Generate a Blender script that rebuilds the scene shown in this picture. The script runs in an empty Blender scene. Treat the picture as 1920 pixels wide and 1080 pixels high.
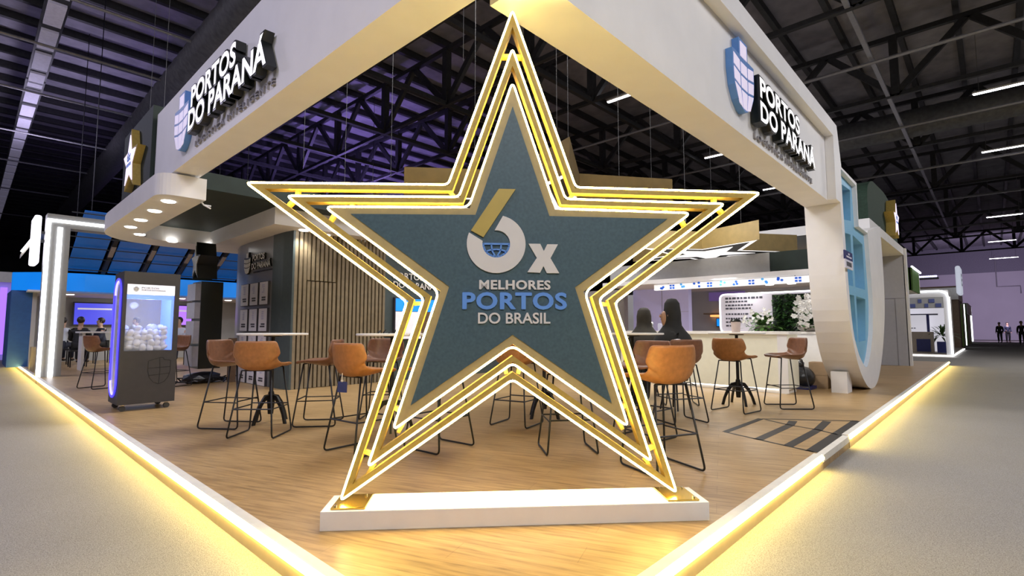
import bpy, bmesh, math, random
from math import sin, cos, pi, radians, atan, atan2, sqrt, tan
from mathutils import Vector as V, Matrix
random.seed(7)
scene = bpy.context.scene
col = scene.collection
# ------------------------------------------------------------------ camera, sky, exposure, hall light
F_PX, CAM_H, HORIZ, YAW = 960.0, 1.1, 616.0, radians(43.2)
PITCH = atan((HORIZ - 540) / F_PX)
CAM = V((-1.15, -1.15, CAM_H))
cd = bpy.data.cameras.new('camera'); cam = bpy.data.objects.new('camera', cd); col.objects.link(cam)
cd.sensor_width = 36; cd.lens = 36 * F_PX / 1920; cd.clip_start = .05; cd.clip_end = 400
cam.location = CAM; cam.rotation_euler = (pi / 2 + PITCH, 0, YAW - pi / 2)
scene.camera = cam
vs = scene.view_settings
vs.view_transform = 'Standard'; vs.look = 'None'; vs.gamma = 1; vs.exposure = 0.0; vs.use_curve_mapping = False
w = bpy.data.worlds.new('hall_air'); scene.world = w; w.use_nodes = True
bg = w.node_tree.nodes['Background']; bg.inputs[0].default_value = (.62, .58, .75, 1); bg.inputs[1].default_value = .06
scene.cycles.use_denoising = True
scene.cycles.max_bounces = 8

def lamp(name, kind, loc, aim, energy, color=(1, 1, 1), size=1.0, size_y=None, spot=60, blend=.6):
    l = bpy.data.lights.new(name, kind); l.energy = energy; l.color = color
    if kind == 'AREA':
        l.size = size
        if size_y: l.shape = 'RECTANGLE'; l.size_y = size_y
    elif kind == 'SPOT':
        l.spot_size = radians(spot); l.spot_blend = blend; l.shadow_soft_size = size
    else: l.shadow_soft_size = size
    o = bpy.data.objects.new(name, l); col.objects.link(o); o.location = loc
    d = V(aim) - V(loc)
    o.rotation_euler = d.to_track_quat('-Z', 'Y').to_euler()
    return o
# overhead fill lights added to brighten stand and aisles, and stage wash lamps
lamp('hall_fill_light', 'AREA', (-6, 3, 7.6), (-3, 3, 0), 330, (.80, .76, 1), 3)
lamp('hall_fill_light', 'AREA', (-3, -6, 7.6), (1, -2, 0), 520, (1, .97, .98), 3)
lamp('hall_fill_light', 'AREA', (9, -7, 7.6), (8, -3, 0), 430, (.98, .96, 1), 3)
lamp('hall_fill_light', 'AREA', (22, -5, 7.6), (22, -4, 0), 480, (1, .97, .95), 3)
lamp('hall_fill_light', 'AREA', (-5, 16, 7.6), (-3, 16, 0), 400, (.78, .74, 1), 3)
lamp('hall_fill_light', 'AREA', (5.0, 5.0, 7.4), (4.6, 4.6, 0), 560, (1, .97, .94), 3)
lamp('hall_fill_light', 'AREA', (10.5, 6.5, 7.4), (10, 6, 0), 160, (1, .97, .95), 2.5)
lamp('hall_fill_light', 'AREA', (6, 14, 7.4), (6, 14, 0), 260, (.85, .84, 1), 2.5)
lamp('purple_wash_lamp', 'SPOT', (9.5, 19, 5.0), (9.0, 20, 10), 1250, (.42, .29, 1), .3, spot=150)
lamp('purple_wash_lamp', 'SPOT', (15, 24, 5.0), (14, 24, 10), 1000, (.42, .29, 1), .3, spot=150)
lamp('purple_wash_lamp', 'SPOT', (0, 22, 5.5), (-2, 22, 10), 520, (.75, .68, 1), .3, spot=150)
lamp('purple_wash_lamp', 'SPOT', (-4, 10, 5.5), (-4, 10, 10), 420, (.85, .8, 1), .3, spot=150)
lamp('roof_wash_lamp', 'SPOT', (20, 4, 5.5), (20, 3, 10), 40, (1, .95, .9), .3, spot=150)
lamp('roof_wash_lamp', 'SPOT', (24, -8, 5.5), (24, -7, 10), 35, (1, .95, .9), .3, spot=150)
lamp('purple_wall_lamp', 'SPOT', (60, -2, 4), (75, -1, 4), 3600, (.80, .66, 1), .5, spot=120)

# ------------------------------------------------------------------ picture point -> place
_fh = V((cos(YAW), sin(YAW), 0)); _rt = V((sin(YAW), -cos(YAW), 0))
_fw = _fh * cos(PITCH) + V((0, 0, sin(PITCH))); _up = V((0, 0, cos(PITCH))) - _fh * sin(PITCH)
def ray(px, py): return _fw + _rt * ((px - 960) / F_PX) - _up * ((py - 540) / F_PX)
def G(px, py, z=0): r = ray(px, py); return CAM + r * ((z - CAM.z) / r.z)
def X(px, py, x): r = ray(px, py); return CAM + r * ((x - CAM.x) / r.x)
def Y(px, py, y): r = ray(px, py); return CAM + r * ((y - CAM.y) / r.y)
def D(px, d, z=0):
    p = CAM + _fh * d + _rt * ((px - 960) / F_PX * d); p.z = z; return p

# ------------------------------------------------------------------ materials
MATS = {}
def mat(name, c, rough=.55, metal=0., emit=None, es=0., var=.06, scale=12., bump=0., spec=.5, alpha=1., trans=0.):
    if name in MATS: return MATS[name]
    m = bpy.data.materials.new(name); m.use_nodes = True; nt = m.node_tree; N = nt.nodes; L = nt.links
    p = N['Principled BSDF']; p.inputs['Roughness'].default_value = rough; p.inputs['Metallic'].default_value = metal
    p.inputs['Specular IOR Level'].default_value = spec
    p.inputs['Base Color'].default_value = (*c, 1)
    tc = N.new('ShaderNodeTexCoord'); nz = N.new('ShaderNodeTexNoise'); nz.inputs['Scale'].default_value = scale; nz.inputs['Detail'].default_value = 5
    L.new(tc.outputs['Object'], nz.inputs['Vector'])
    if var:
        r = N.new('ShaderNodeValToRGB'); r.color_ramp.elements[0].position = .3; r.color_ramp.elements[1].position = .7
        r.color_ramp.elements[0].color = (*[max(0, x * (1 - var)) for x in c], 1)
        r.color_ramp.elements[1].color = (*[min(1, x * (1 + var)) for x in c], 1)
        L.new(nz.outputs['Fac'], r.inputs['Fac']); L.new(r.outputs['Color'], p.inputs['Base Color'])
    if bump:
        b = N.new('ShaderNodeBump'); b.inputs['Strength'].default_value = bump; b.inputs['Distance'].default_value = .01
        L.new(nz.outputs['Fac'], b.inputs['Height']); L.new(b.outputs['Normal'], p.inputs['Normal'])
    if emit: p.inputs['Emission Color'].default_value = (*emit, 1); p.inputs['Emission Strength'].default_value = es
    if alpha < 1: p.inputs['Alpha'].default_value = alpha
    if trans: p.inputs['Transmission Weight'].default_value = trans
    MATS[name] = m
    return m
white = mat('white_laminate', (.78, .77, .75), .45, var=.02)
whitep = mat('white_painted_panel', (.80, .79, .79), .55, var=.03, scale=3)
offwhite = mat('off_white_trim', (.72, .69, .62), .5, var=.05)
gold = mat('gold_paint', (.46, .325, .075), .6, .08, var=.10, scale=30)
goldm = mat('gold_matte_panel', (.22, .155, .05), .5, .2, var=.10, scale=8)
brass = mat('polished_brass_plate', (.70, .48, .10), .22, .9, var=.08)
teal = mat('teal_painted_panel', (.062, .112, .135), .5, var=.14, scale=60)
green_d = mat('dark_green_panel', (.010, .021, .017), .7, var=.15, scale=6)
neon = mat('warm_neon_tube', (1, .9, .7), .4, emit=(1, .77, .22), es=56, var=0)
strip = mat('warm_led_strip', (1, .9, .7), .4, emit=(1, .75, .19), es=54, var=0)
cool_led = mat('cool_led_strip', (1, 1, 1), .4, emit=(.90, .93, 1), es=3.2, var=0)
tube_led = mat('white_tube_lamp', (1, 1, 1), .4, emit=(.92, .9, 1), es=14, var=0)
lit_white = mat('backlit_white_acrylic', (.9, .9, .9), .4, emit=(1, .98, .97), es=.55, var=0)
lit_letter = mat('backlit_letter_face', (.9, .9, .9), .4, emit=(1, .97, 1), es=.75, var=0)
down_led = mat('downlight_lens', (1, 1, 1), .4, emit=(1, .96, .9), es=9, var=0)
blue_led = mat('blue_led_dots', (.1, .1, .9), .4, emit=(.07, .05, 1), es=1.3, var=0)
black = mat('black_metal', (.012, .012, .013), .42, .3, var=.1)
blackp = mat('black_letter_side', (.006, .008, .007), .3, var=.1)
tape = mat('black_vinyl_tape', (.02, .018, .016), .5, var=.1)
grey_l = mat('small_grey_lettering', (.26, .25, .27), .6, var=.05)
leather = mat('tan_faux_leather', (.36, .155, .05), .46, var=.16, scale=25, bump=.12)
leather_b = mat('brown_faux_leather', (.19, .085, .045), .42, var=.16, scale=25, bump=.12)
table_w = mat('white_tabletop', (.82, .80, .76), .35, var=.02)
blue_l = mat('light_blue_paint', (.22, .50, .73), .5, var=.03)
blue_d = mat('blue_recess_paint', (.05, .18, .36), .5, var=.05)
blue_logo = mat('logo_blue_paint', (.16, .34, .78), .45, var=.03)
blue_edge = mat('emblem_blue_edge', (.10, .25, .60), .45, var=.03)
lilac = mat('emblem_lilac_face', (.75, .68, .85), .45, emit=(.86, .78, 1), es=.35, var=.02)
roof_m = mat('roof_sheet', (.23, .22, .25), .8, var=.22, scale=2)
truss_m = mat('dark_truss_steel', (.028, .028, .030), .55, .2, var=.2)
pipe_m = mat('grey_pipe', (.22, .215, .225), .45, .4, var=.1)
duct_m = mat('ribbed_duct', (.10, .10, .105), .6, .2, var=.25, scale=8)
concrete = mat('dim_hall_wall', (.06, .06, .065), .8, var=.2, scale=1)
farwall_m = mat('pale_hall_wall', (.55, .52, .56), .8, var=.06, scale=.3)
charcoal = mat('charcoal_cabinet', (.050, .047, .048), .5, var=.06)
charcoal_d = mat('charcoal_print', (.016, .017, .019), .5, var=.06)
foam = mat('white_foam_piece', (.74, .76, .88), .6, var=.06, scale=6)
glass = mat('clear_glass', (.85, .9, 1), .03, var=0, alpha=.14, spec=.6)
chrome = mat('chrome', (.7, .7, .72), .15, .95, var=.03)
rubber = mat('grey_rubber', (.08, .08, .08), .7, var=.1)
grey_wall = mat('grey_satin_wall', (.22, .22, .245), .28, var=.05)
teal_wall = mat('slate_teal_wall', (.060, .085, .095), .45, var=.08)
slat_m = mat('oak_slat', (.235, .19, .125), .55, var=.14, scale=9)
slat_gap = mat('slat_backing', (.085, .067, .045), .7, var=.1)
paper = mat('poster_paper', (.72, .71, .80), .5, var=.02)
ink = mat('dark_ink', (.05, .05, .07), .6, var=.05)
ink_l = mat('pale_lavender_ink', (.48, .48, .68), .6, var=.05)
leaf = mat('green_leaf', (.055, .13, .022), .45, var=.5, scale=18)
leaf_d = mat('dark_green_leaf', (.022, .065, .014), .45, var=.5, scale=18)
moss = mat('moss_wall_leaf', (.045, .11, .015), .7, var=.5, scale=30)
petal = mat('white_orchid_petal', (.80, .79, .76), .5, var=.04)
stone = mat('grey_stone_pot', (.36, .34, .31), .7, var=.15)
skin_m = mat('skin', (.45, .26, .17), .5, var=.06)
skin_l = mat('light_skin', (.62, .40, .29), .5, var=.06)
cloth_k = mat('black_cloth', (.012, .012, .012), .8, var=.2)
cloth_o = mat('dark_olive_cloth', (.026, .021, .013), .8, var=.25)
cloth_w = mat('white_shirt', (.66, .70, .76), .75, var=.05)
cloth_n = mat('navy_cloth', (.022, .026, .05), .8, var=.2)
cloth_r = mat('orange_cloth', (.5, .12, .03), .8, var=.1)
hair_m = mat('dark_hair', (.018, .012, .009), .5, var=.3)
cardboard = mat('cardboard', (.30, .20, .11), .75, var=.1)
bag_b = mat('blue_plastic_bag', (.03, .045, .22), .45, var=.2)
bag_k = mat('black_bin_liner', (.02, .02, .022), .3, var=.3, bump=.6)
screen_b = mat('blue_screen', (.02, .03, .2), .3, emit=(.10, .10, .95), es=.8, var=0)
screen_c = mat('bright_blue_screen', (.02, .2, .7), .3, emit=(.0, .27, .85), es=.9, var=0)
screen_w = mat('white_screen', (.8, .8, .85), .3, emit=(.86, .84, .95), es=.42, var=0)
screen_p = mat('violet_screen', (.3, .1, .8), .3, emit=(.45, .2, 1), es=1.0, var=0)
booth_blue = mat('booth_blue_paint', (.015, .09, .28), .45, var=.08)
booth_blue_lit = mat('booth_blue_backlit', (.01, .2, .7), .4, emit=(.0, .24, .85), es=.55, var=0)
panel_blue = mat('blue_canopy_sheet', (.02, .12, .42), .35, emit=(.0, .10, .42), es=.22, var=.2, scale=2)
grey_in = mat('booth_grey_wall', (.42, .42, .42), .6, var=.05, scale=2)
navy_p = mat('navy_panel', (.02, .025, .14), .5, var=.1)
brown_w = mat('brown_panel', (.16, .10, .06), .6, var=.15)
green_p = mat('lime_green_panel', (.16, .30, .05), .6, var=.1)
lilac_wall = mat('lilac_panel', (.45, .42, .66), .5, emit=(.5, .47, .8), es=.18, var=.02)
silver = mat('silver_fabric', (.5, .5, .52), .35, .5, var=.2)
mirror_m = mat('mirror_panel', (.75, .72, .82), .12, .55, emit=(.9, .85, 1), es=.12, var=.05, scale=3)
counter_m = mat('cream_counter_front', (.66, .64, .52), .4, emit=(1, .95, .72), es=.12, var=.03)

def floor_mat():
    m = bpy.data.materials.new('oak_vinyl_planks'); m.use_nodes = True; N = m.node_tree.nodes; L = m.node_tree.links
    p = N['Principled BSDF']; tc = N.new('ShaderNodeTexCoord')
    mp = N.new('ShaderNodeMapping'); mp.inputs['Rotation'].default_value = (0, 0, radians(69)); L.new(tc.outputs['Object'], mp.inputs['Vector'])
    m2 = N.new('ShaderNodeMapping'); m2.inputs['Scale'].default_value = (1.2, 16, 1); L.new(mp.outputs[0], m2.inputs['Vector'])
    nz = N.new('ShaderNodeTexNoise'); nz.inputs['Scale'].default_value = 2.2; nz.inputs['Detail'].default_value = 9; nz.inputs['Roughness'].default_value = .62
    nz.inputs['Distortion'].default_value = .35
    L.new(m2.outputs[0], nz.inputs['Vector'])
    br = N.new('ShaderNodeTexBrick'); br.inputs['Scale'].default_value = 1; br.inputs['Brick Width'].default_value = 1.2; br.inputs['Row Height'].default_value = .19
    br.inputs['Mortar Size'].default_value = .0015; br.inputs['Color1'].default_value = (.90, .90, .90, 1); br.inputs['Color2'].default_value = (1, 1, 1, 1); br.inputs['Mortar'].default_value = (.66, .64, .62, 1)
    L.new(mp.outputs[0], br.inputs['Vector'])
    r = N.new('ShaderNodeValToRGB'); e = r.color_ramp.elements
    e[0].position = .28; e[0].color = (.215, .128, .055, 1); e[1].position = .72; e[1].color = (.52, .355, .165, 1)
    x = e.new(.5); x.color = (.41, .268, .122, 1)
    L.new(nz.outputs['Fac'], r.inputs['Fac'])
    mx = N.new('ShaderNodeMix'); mx.data_type = 'RGBA'; mx.blend_type = 'MULTIPLY'; mx.inputs[0].default_value = 1
    L.new(r.outputs[0], mx.inputs[6]); L.new(br.outputs[0], mx.inputs[7]); L.new(mx.outputs[2], p.inputs['Base Color'])
    p.inputs['Roughness'].default_value = .36; p.inputs['Specular IOR Level'].default_value = .35
    return m
def carpet_mat():
    m = bpy.data.materials.new('grey_needle_felt_carpet'); m.use_nodes = True; N = m.node_tree.nodes; L = m.node_tree.links
    p = N['Principled BSDF']; tc = N.new('ShaderNodeTexCoord')
    nz = N.new('ShaderNodeTexNoise'); nz.inputs['Scale'].default_value = 160; nz.inputs['Detail'].default_value = 6; L.new(tc.outputs['Object'], nz.inputs['Vector'])
    n2 = N.new('ShaderNodeTexNoise'); n2.inputs['Scale'].default_value = 1.1; n2.inputs['Detail'].default_value = 3; L.new(tc.outputs['Object'], n2.inputs['Vector'])
    r = N.new('ShaderNodeValToRGB'); e = r.color_ramp.elements; e[0].position = .3; e[0].color = (.19, .178, .165, 1); e[1].position = .7; e[1].color = (.40, .38, .355, 1)
    L.new(nz.outputs[0], r.inputs[0])
    r2 = N.new('ShaderNodeValToRGB'); e = r2.color_ramp.elements; e[0].color = (.86, .86, .86, 1); e[1].color = (1, 1, 1, 1); L.new(n2.outputs[0], r2.inputs[0])
    mx = N.new('ShaderNodeMix'); mx.data_type = 'RGBA'; mx.blend_type = 'MULTIPLY'; mx.inputs[0].default_value = 1
    L.new(r.outputs[0], mx.inputs[6]); L.new(r2.outputs[0], mx.inputs[7]); L.new(mx.outputs[2], p.inputs['Base Color'])
    p.inputs['Roughness'].default_value = .95; p.inputs['Specular IOR Level'].default_value = .1
    b = N.new('ShaderNodeBump'); b.inputs['Strength'].default_value = .5; b.inputs['Distance'].default_value = .004; L.new(nz.outputs[0], b.inputs['Height']); L.new(b.outputs[0], p.inputs['Normal'])
    return m
wood_m = floor_mat(); carpet_m = carpet_mat()

# ------------------------------------------------------------------ mesh helpers
class B:
    def __init__(s): s.bm = bmesh.new(); s.mi = 0
    def face(s, vs):
        try:
            f = s.bm.faces.new(vs); f.material_index = s.mi; return f
        except ValueError: return None
    def poly(s, pts): return s.face([s.bm.verts.new(p) for p in pts])
    def box(s, lo, hi):
        x0, y0, z0 = lo; x1, y1, z1 = hi
        v = [s.bm.verts.new(p) for p in ((x0, y0, z0), (x1, y0, z0), (x1, y1, z0), (x0, y1, z0), (x0, y0, z1), (x1, y0, z1), (x1, y1, z1), (x0, y1, z1))]
        for q in ((3, 2, 1, 0), (4, 5, 6, 7), (0, 1, 5, 4), (1, 2, 6, 5), (2, 3, 7, 6), (3, 0, 4, 7)): s.face([v[i] for i in q])
        return s
    def prism(s, pts, ext, cap_mi=None, back_mi=None):   # pts: 3D outline, ext: vector to the back
        ext = V(ext); a = [s.bm.verts.new(p) for p in pts]; b = [s.bm.verts.new(V(p) + ext) for p in pts]
        n = len(pts); m0 = s.mi
        for i in range(n): s.face([a[i], b[i], b[(i + 1) % n], a[(i + 1) % n]])
        if cap_mi is not None: s.mi = cap_mi
        s.face(a)
        s.mi = m0 if back_mi is None else back_mi
        s.face(b[::-1]); s.mi = m0
        return s
    def ring(s, outer, inner, ext, front_mi=None):       # prism with a hole; outlines of equal length
        ext = V(ext); n = len(outer); m0 = s.mi
        A = [[s.bm.verts.new(p) for p in o] for o in (outer, inner)]
        Bk = [[s.bm.verts.new(V(p) + ext) for p in o] for o in (outer, inner)]
        for i in range(n):
            j = (i + 1) % n
            if front_mi is not None: s.mi = front_mi
            s.face([A[0][i], A[0][j], A[1][j], A[1][i]]); s.mi = m0
            s.face([Bk[0][i], Bk[1][i], Bk[1][j], Bk[0][j]])
            s.face([A[0][i], Bk[0][i], Bk[0][j], A[0][j]]); s.face([A[1][i], A[1][j], Bk[1][j], Bk[1][i]])
        return s
    def tube(s, pts, r, seg=8, closed=False, radii=None):
        pts = [V(p) for p in pts]; n = len(pts); rings = []
        up = V((0, 0, 1))
        for i, p in enumerate(pts):
            if closed: d = (pts[(i + 1) % n] - pts[i - 1])
            else: d = pts[min(i + 1, n - 1)] - pts[max(i - 1, 0)]
            d.normalize()
            u = d.cross(up)
            if u.length < 1e-3: u = d.cross(V((1, 0, 0)))
            u.normalize()
            if rings and u.dot(pu) < 0 and not closed: pass
            v = u.cross(d).normalized(); pu = u
            rr = radii[i] if radii else r
            # keep wall thickness in bends
            k = 1.
            if 0 < i < n - 1 or closed:
                e1 = (pts[i] - pts[i - 1]).normalized(); c = max(.35, e1.dot(d)); k = 1
            rings.append([s.bm.verts.new(p + (u * cos(2 * pi * a / seg) + v * sin(2 * pi * a / seg)) * rr * k) for a in range(seg)])
        m = n if closed else n - 1
        for i in range(m):
            a, b = rings[i], rings[(i + 1) % n]
            off = min(range(seg), key=lambda o: sum((a[q].co - b[(q + o) % seg].co).length for q in range(0, seg, 2)))
            for q in range(seg):
                s.face([a[q], a[(q + 1) % seg], b[(q + 1 + off) % seg], b[(q + off) % seg]])
        if not closed: s.face(rings[0][::-1]); s.face(rings[-1])
        return s
    def lathe(s, prof, c=(0, 0, 0), seg=24):             # prof: (r, z)
        c = V(c); rings = []
        for r, z in prof: rings.append([s.bm.verts.new(c + V((r * cos(2 * pi * a / seg), r * sin(2 * pi * a / seg), z))) for a in range(seg)])
        for a, b in zip(rings, rings[1:]):
            for q in range(seg): s.face([a[q], a[(q + 1) % seg], b[(q + 1) % seg], b[q]])
        s.face(rings[0][::-1]); s.face(rings[-1]); return s
    def ball(s, c, r, sc=(1, 1, 1), sub=2, jit=0, rot=None):
        res = bmesh.ops.create_icosphere(s.bm, subdivisions=sub, radius=r)
        for v in res['verts']:
            v.co = V((v.co.x * sc[0], v.co.y * sc[1], v.co.z * sc[2])) * (1 + jit * (random.random() - .5))
            if rot: v.co = rot @ v.co
            v.co += V(c)
            for f in v.link_faces: f.material_index = s.mi
        return s
    def rot_box(s, p, q, w, h):                          # bar from p to q
        p, q = V(p), V(q); d = (q - p).normalized(); u = d.cross(V((0, 0, 1)))
        if u.length < 1e-3: u = V((1, 0, 0))
        u.normalize(); v = u.cross(d)
        s.prism([p + u * a * w / 2 + v * b * h / 2 for a, b in ((-1, -1), (1, -1), (1, 1), (-1, 1))], q - p); return s
def obj(name, b, mats, parent=None, world=True, smooth=False, kind=None, bevel=0, label=None):
    me = bpy.data.meshes.new(name)
    bm = b.bm
    bmesh.ops.recalc_face_normals(bm, faces=bm.faces)
    if parent is not None and world:
        off = root_loc(parent)
        for v in bm.verts: v.co -= off
    elif parent is None and world and bm.verts:           # own origin at the base of the thing
        lo = V((min(v.co.x for v in bm.verts), min(v.co.y for v in bm.verts), min(v.co.z for v in bm.verts)))
        hi = V((max(v.co.x for v in bm.verts), max(v.co.y for v in bm.verts), max(v.co.z for v in bm.verts)))
        org = V(((lo.x + hi.x) / 2, (lo.y + hi.y) / 2, lo.z))
        if kind == 'structure': org = V((0, 0, 0))
        for v in bm.verts: v.co -= org
    bm.to_mesh(me); bm.free()
    for m in (mats if isinstance(mats, (list, tuple)) else [mats]): me.materials.append(m)
    if smooth:
        for p in me.polygons: p.use_smooth = True
    o = bpy.data.objects.new(name, me); col.objects.link(o)
    if parent is not None: o.parent = parent
    elif world: o.location = org if 'org' in dir() else (0, 0, 0)
    if kind: o['kind'] = kind
    if label: o['label'] = label
    if bevel:
        md = o.modifiers.new('edge', 'BEVEL'); md.width = bevel; md.segments = 2; md.limit_method = 'ANGLE'
    return o
def root_loc(o):
    l = V(o.location)
    while o.parent: o = o.parent; l += V(o.location)
    return l
def thing(name, label, cat, loc=(0, 0, 0), rz=0, group=None):
    o = bpy.data.objects.new(name, None); col.objects.link(o); o.empty_display_size = .1
    o.location = loc; o.rotation_euler = (0, 0, rz); o['label'] = label; o['category'] = cat
    if group: o['group'] = group
    return o
def tag(o, label, cat, group=None, kind=None):
    o['label'] = label; o['category'] = cat
    if group: o['group'] = group
    if kind: o['kind'] = kind
    return o
def struct(name, b, m, **k): return obj(name, b, m, kind='structure', **k)
def kids(o): return [c for c in bpy.data.objects if c.parent == o]
def dup(root, loc, rz, label, group=None):
    r = root.copy(); col.objects.link(r); r.location = loc; r.rotation_euler = (0, 0, rz); r['label'] = label
    if group: r['group'] = group
    for ch in kids(root):
        c = ch.copy(); col.objects.link(c); c.parent = r
        for g in kids(ch):
            d = g.copy(); col.objects.link(d); d.parent = c
    return r
def text_bm(body, org, ux, uz, width, height, ext, bold=0., spacing=1., b=None, side_mi=0, front_mi=1):
    """lettering fitted to width x height, front at org plane, sides running back by ext"""
    cu = bpy.data.curves.new('t', 'FONT'); cu.body = body; cu.extrude = .05; cu.offset = bold; cu.space_character = spacing; cu.resolution_u = 4
    to = bpy.data.objects.new('t', cu); col.objects.link(to)
    me = bpy.data.meshes.new_from_object(to.evaluated_get(bpy.context.evaluated_depsgraph_get()))
    bpy.data.objects.remove(to); bpy.data.curves.remove(cu)
    xs = [v.co.x for v in me.vertices]; ys = [v.co.y for v in me.vertices]
    x0, x1, y0, y1 = min(xs), max(xs), min(ys), max(ys)
    ux, uz = V(ux), V(uz); n = ux.cross(uz)
    b = b or B(); t = bmesh.new(); t.from_mesh(me)
    vm = {}
    for v in t.verts:
        p = V(org) + ux * ((v.co.x - x0) / (x1 - x0) * width) + uz * ((v.co.y - y0) / (y1 - y0) * height)
        if v.co.z < 0: p -= n * ext
        vm[v.index] = b.bm.verts.new(p)
    for f in t.faces:
        try: g = b.bm.faces.new([vm[v.index] for v in f.verts])
        except ValueError: continue
        g.material_index = front_mi if all(v.co.z > .04 for v in f.verts) else side_mi
    t.free(); bpy.data.meshes.remove(me)
    return b
def letters(name, b, mats, parent, ux):
    """one part per letter (an accent stays with its letter)"""
    bm = b.bm; ux = V(ux); seen = set(); isl = []
    for v in bm.verts:
        if v in seen: continue
        st = [v]; seen.add(v); vs_ = []
        while st:
            q = st.pop(); vs_.append(q)
            for e in q.link_edges:
                o = e.other_vert(q)
                if o not in seen: seen.add(o); st.append(o)
        xs = [q.co.dot(ux) for q in vs_]; isl.append([min(xs), max(xs), vs_])
    isl.sort(key=lambda i: i[0] - i[1]); grp = []
    for x0, x1, vs_ in isl:
        for g in grp:
            if min(x1, g[1]) - max(x0, g[0]) > .5 * min(x1 - x0, g[1] - g[0]): g[2].append(vs_); break
        else: grp.append([x0, x1, [vs_]])
    grp.sort(key=lambda g: g[0])
    for g in grp:
        n = B(); mp = {}
        for vs_ in g[2]:
            for q in vs_: mp[q] = n.bm.verts.new(q.co)
        fs = {f for vs_ in g[2] for q in vs_ for f in q.link_faces}
        for f in fs: k = n.bm.faces.new([mp[q] for q in f.verts]); k.material_index = f.material_index
        obj(name, n, mats, parent)
    bm.free()
def inset(poly, d):                                       # 2D polygon inset by d (ccw positive inside)
    n = len(poly); out = []
    area = sum(poly[i][0] * poly[(i + 1) % n][1] - poly[(i + 1) % n][0] * poly[i][1] for i in range(n))
    sg = 1 if area > 0 else -1
    for i in range(n):
        p0, p1, p2 = V(poly[i - 1]), V(poly[i]), V(poly[(i + 1) % n])
        a = (p1 - p0).normalized(); c = (p2 - p1).normalized()
        na = V((-a.y, a.x)) * sg; nc = V((-c.y, c.x)) * sg
        m = (na + nc); m = m / max(.08, m.dot(na)) if m.length > 1e-6 else na
        out.append(tuple(p1 + m * d))
    return out
def round_poly(pts, r, seg=5, skip=()):
    out = []; n = len(pts)
    for i in range(n):
        p0, p1, p2 = V(pts[i - 1]), V(pts[i]), V(pts[(i + 1) % n])
        if i in skip: out.append(p1); continue
        a = (p0 - p1); c = (p2 - p1); d = min(r, a.length * .45, c.length * .45)
        s_, e_ = p1 + a.normalized() * d, p1 + c.normalized() * d
        for k in range(seg + 1):
            t = k / seg; out.append((1 - t) ** 2 * s_ + 2 * t * (1 - t) * p1 + t * t * e_)
    return out
def star_pts(R, r, rot):
    return [((R if k % 2 == 0 else r) * cos(rot + k * pi / 5), (R if k % 2 == 0 else r) * sin(rot + k * pi / 5)) for k in range(10)]

# ------------------------------------------------------------------ setting: floor, deck, roof, walls
b = B(); b.box((-40, -40, -.22), (76, 72, -.12)); struct('floor', b, carpet_m)
RX0, RX1 = 4.0, 5.12                                      # gap of the ramp on the right edge
b = B(); b.box((.0, .0, -.12), (21.1, 22.0, 0)); struct('floor_deck', b, wood_m)
def edge(lab, p, q, out, name='led_edge_strip'):
    p, q, out = V(p), V(q), V(out)
    t = thing(name, lab, 'led strip', (p + q) / 2 - V((0, 0, .12)))
    a = B(); a.prism([p + V((0, 0, .002)), p - out * .06 + V((0, 0, .002)), p - out * .06 + V((0, 0, .012)), p + V((0, 0, .012))], q - p); obj('top_trim', a, offwhite, t)
    a = B(); a.prism([p + out * .001 + V((0, 0, -.12)), p + out * .006 + V((0, 0, -.12)), p + out * .006 + V((0, 0, -.03)), p + out * .001 + V((0, 0, -.03))], q - p)
    obj('trim', a, mat('kick_board', (.42, .33, .2), .5, var=.05), t)
    a = B(); a.prism([p + out * .004 + V((0, 0, -.026)), p + out * .020 + V((0, 0, -.026)), p + out * .020 + V((0, 0, -.010)), p + out * .004 + V((0, 0, .009))], q - p)
    obj('light_strip', a, strip, t)
edge('warm glowing strip along the left edge of the wooden deck', (0, 0, 0), (0, 14.3, 0), (-1, 0, 0))
edge('far length of warm strip past the white lit portal post', (0, 14.4, 0), (0, 17.8, 0), (-1, 0, 0))
edge('last short warm strip farthest along the left deck edge', (0, 17.95, 0), (0, 21.5, 0), (-1, 0, 0))
edge('warm glowing strip on right deck edge, in front of the floor tape', (0, 0, 0), (RX0, 0, 0), (0, -1, 0))
edge('warm glowing strip on right deck edge, running from the floor tape to the far end', (RX1, 0, 0), (21.1, 0, 0), (0, -1, 0))
b = B(); b.box((RX0 + .01, -.010, -.055), (RX1 - .01, .05, .004)); struct('trim_ramp', b, offwhite)
# tape emblem on the floor
tp = thing('floor_tape_emblem', 'black tape outline of a gridded shield on the wooden deck', 'floor marking', (5, .5, 0))
def tape_line(pts, wd, par=tp):
    a = B()
    for p, q in zip(pts, pts[1:]):
        p, q = V(p), V(q); d = (q - p).normalized(); n = V((-d.y, d.x, 0)) * wd / 2; z = V((0, 0, .0015))
        a.prism([p - n + z, q - n + z, q + n + z, p + n + z], (0, 0, -.001))
    obj('tape_line', a, tape, par)
T = lambda x, y: G(x, y)
tape_line([(4.46, 1.0, 0), (5.58, .99, 0)], .07); tape_line([(5.58, .97, 0), (6.2, .09, 0)], .045)
tape_line([(4.46, 1.0, 0), (4.1, .08, 0)], .035); tape_line([(6.2, .1, 0), (5.15, .1, 0), (4.1, .1, 0)], .11)
tape_line([(5.68, .66, 0), (5.36, .61, 0), (4.30, .62, 0)], .09); tape_line([(5.93, .36, 0), (5.27, .31, 0), (4.2, .32, 0)], .09)
tape_line([(5.55, .93, 0), (5.36, .61, 0), (5.27, .31, 0), (5.12, .1, 0)], .035)

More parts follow.
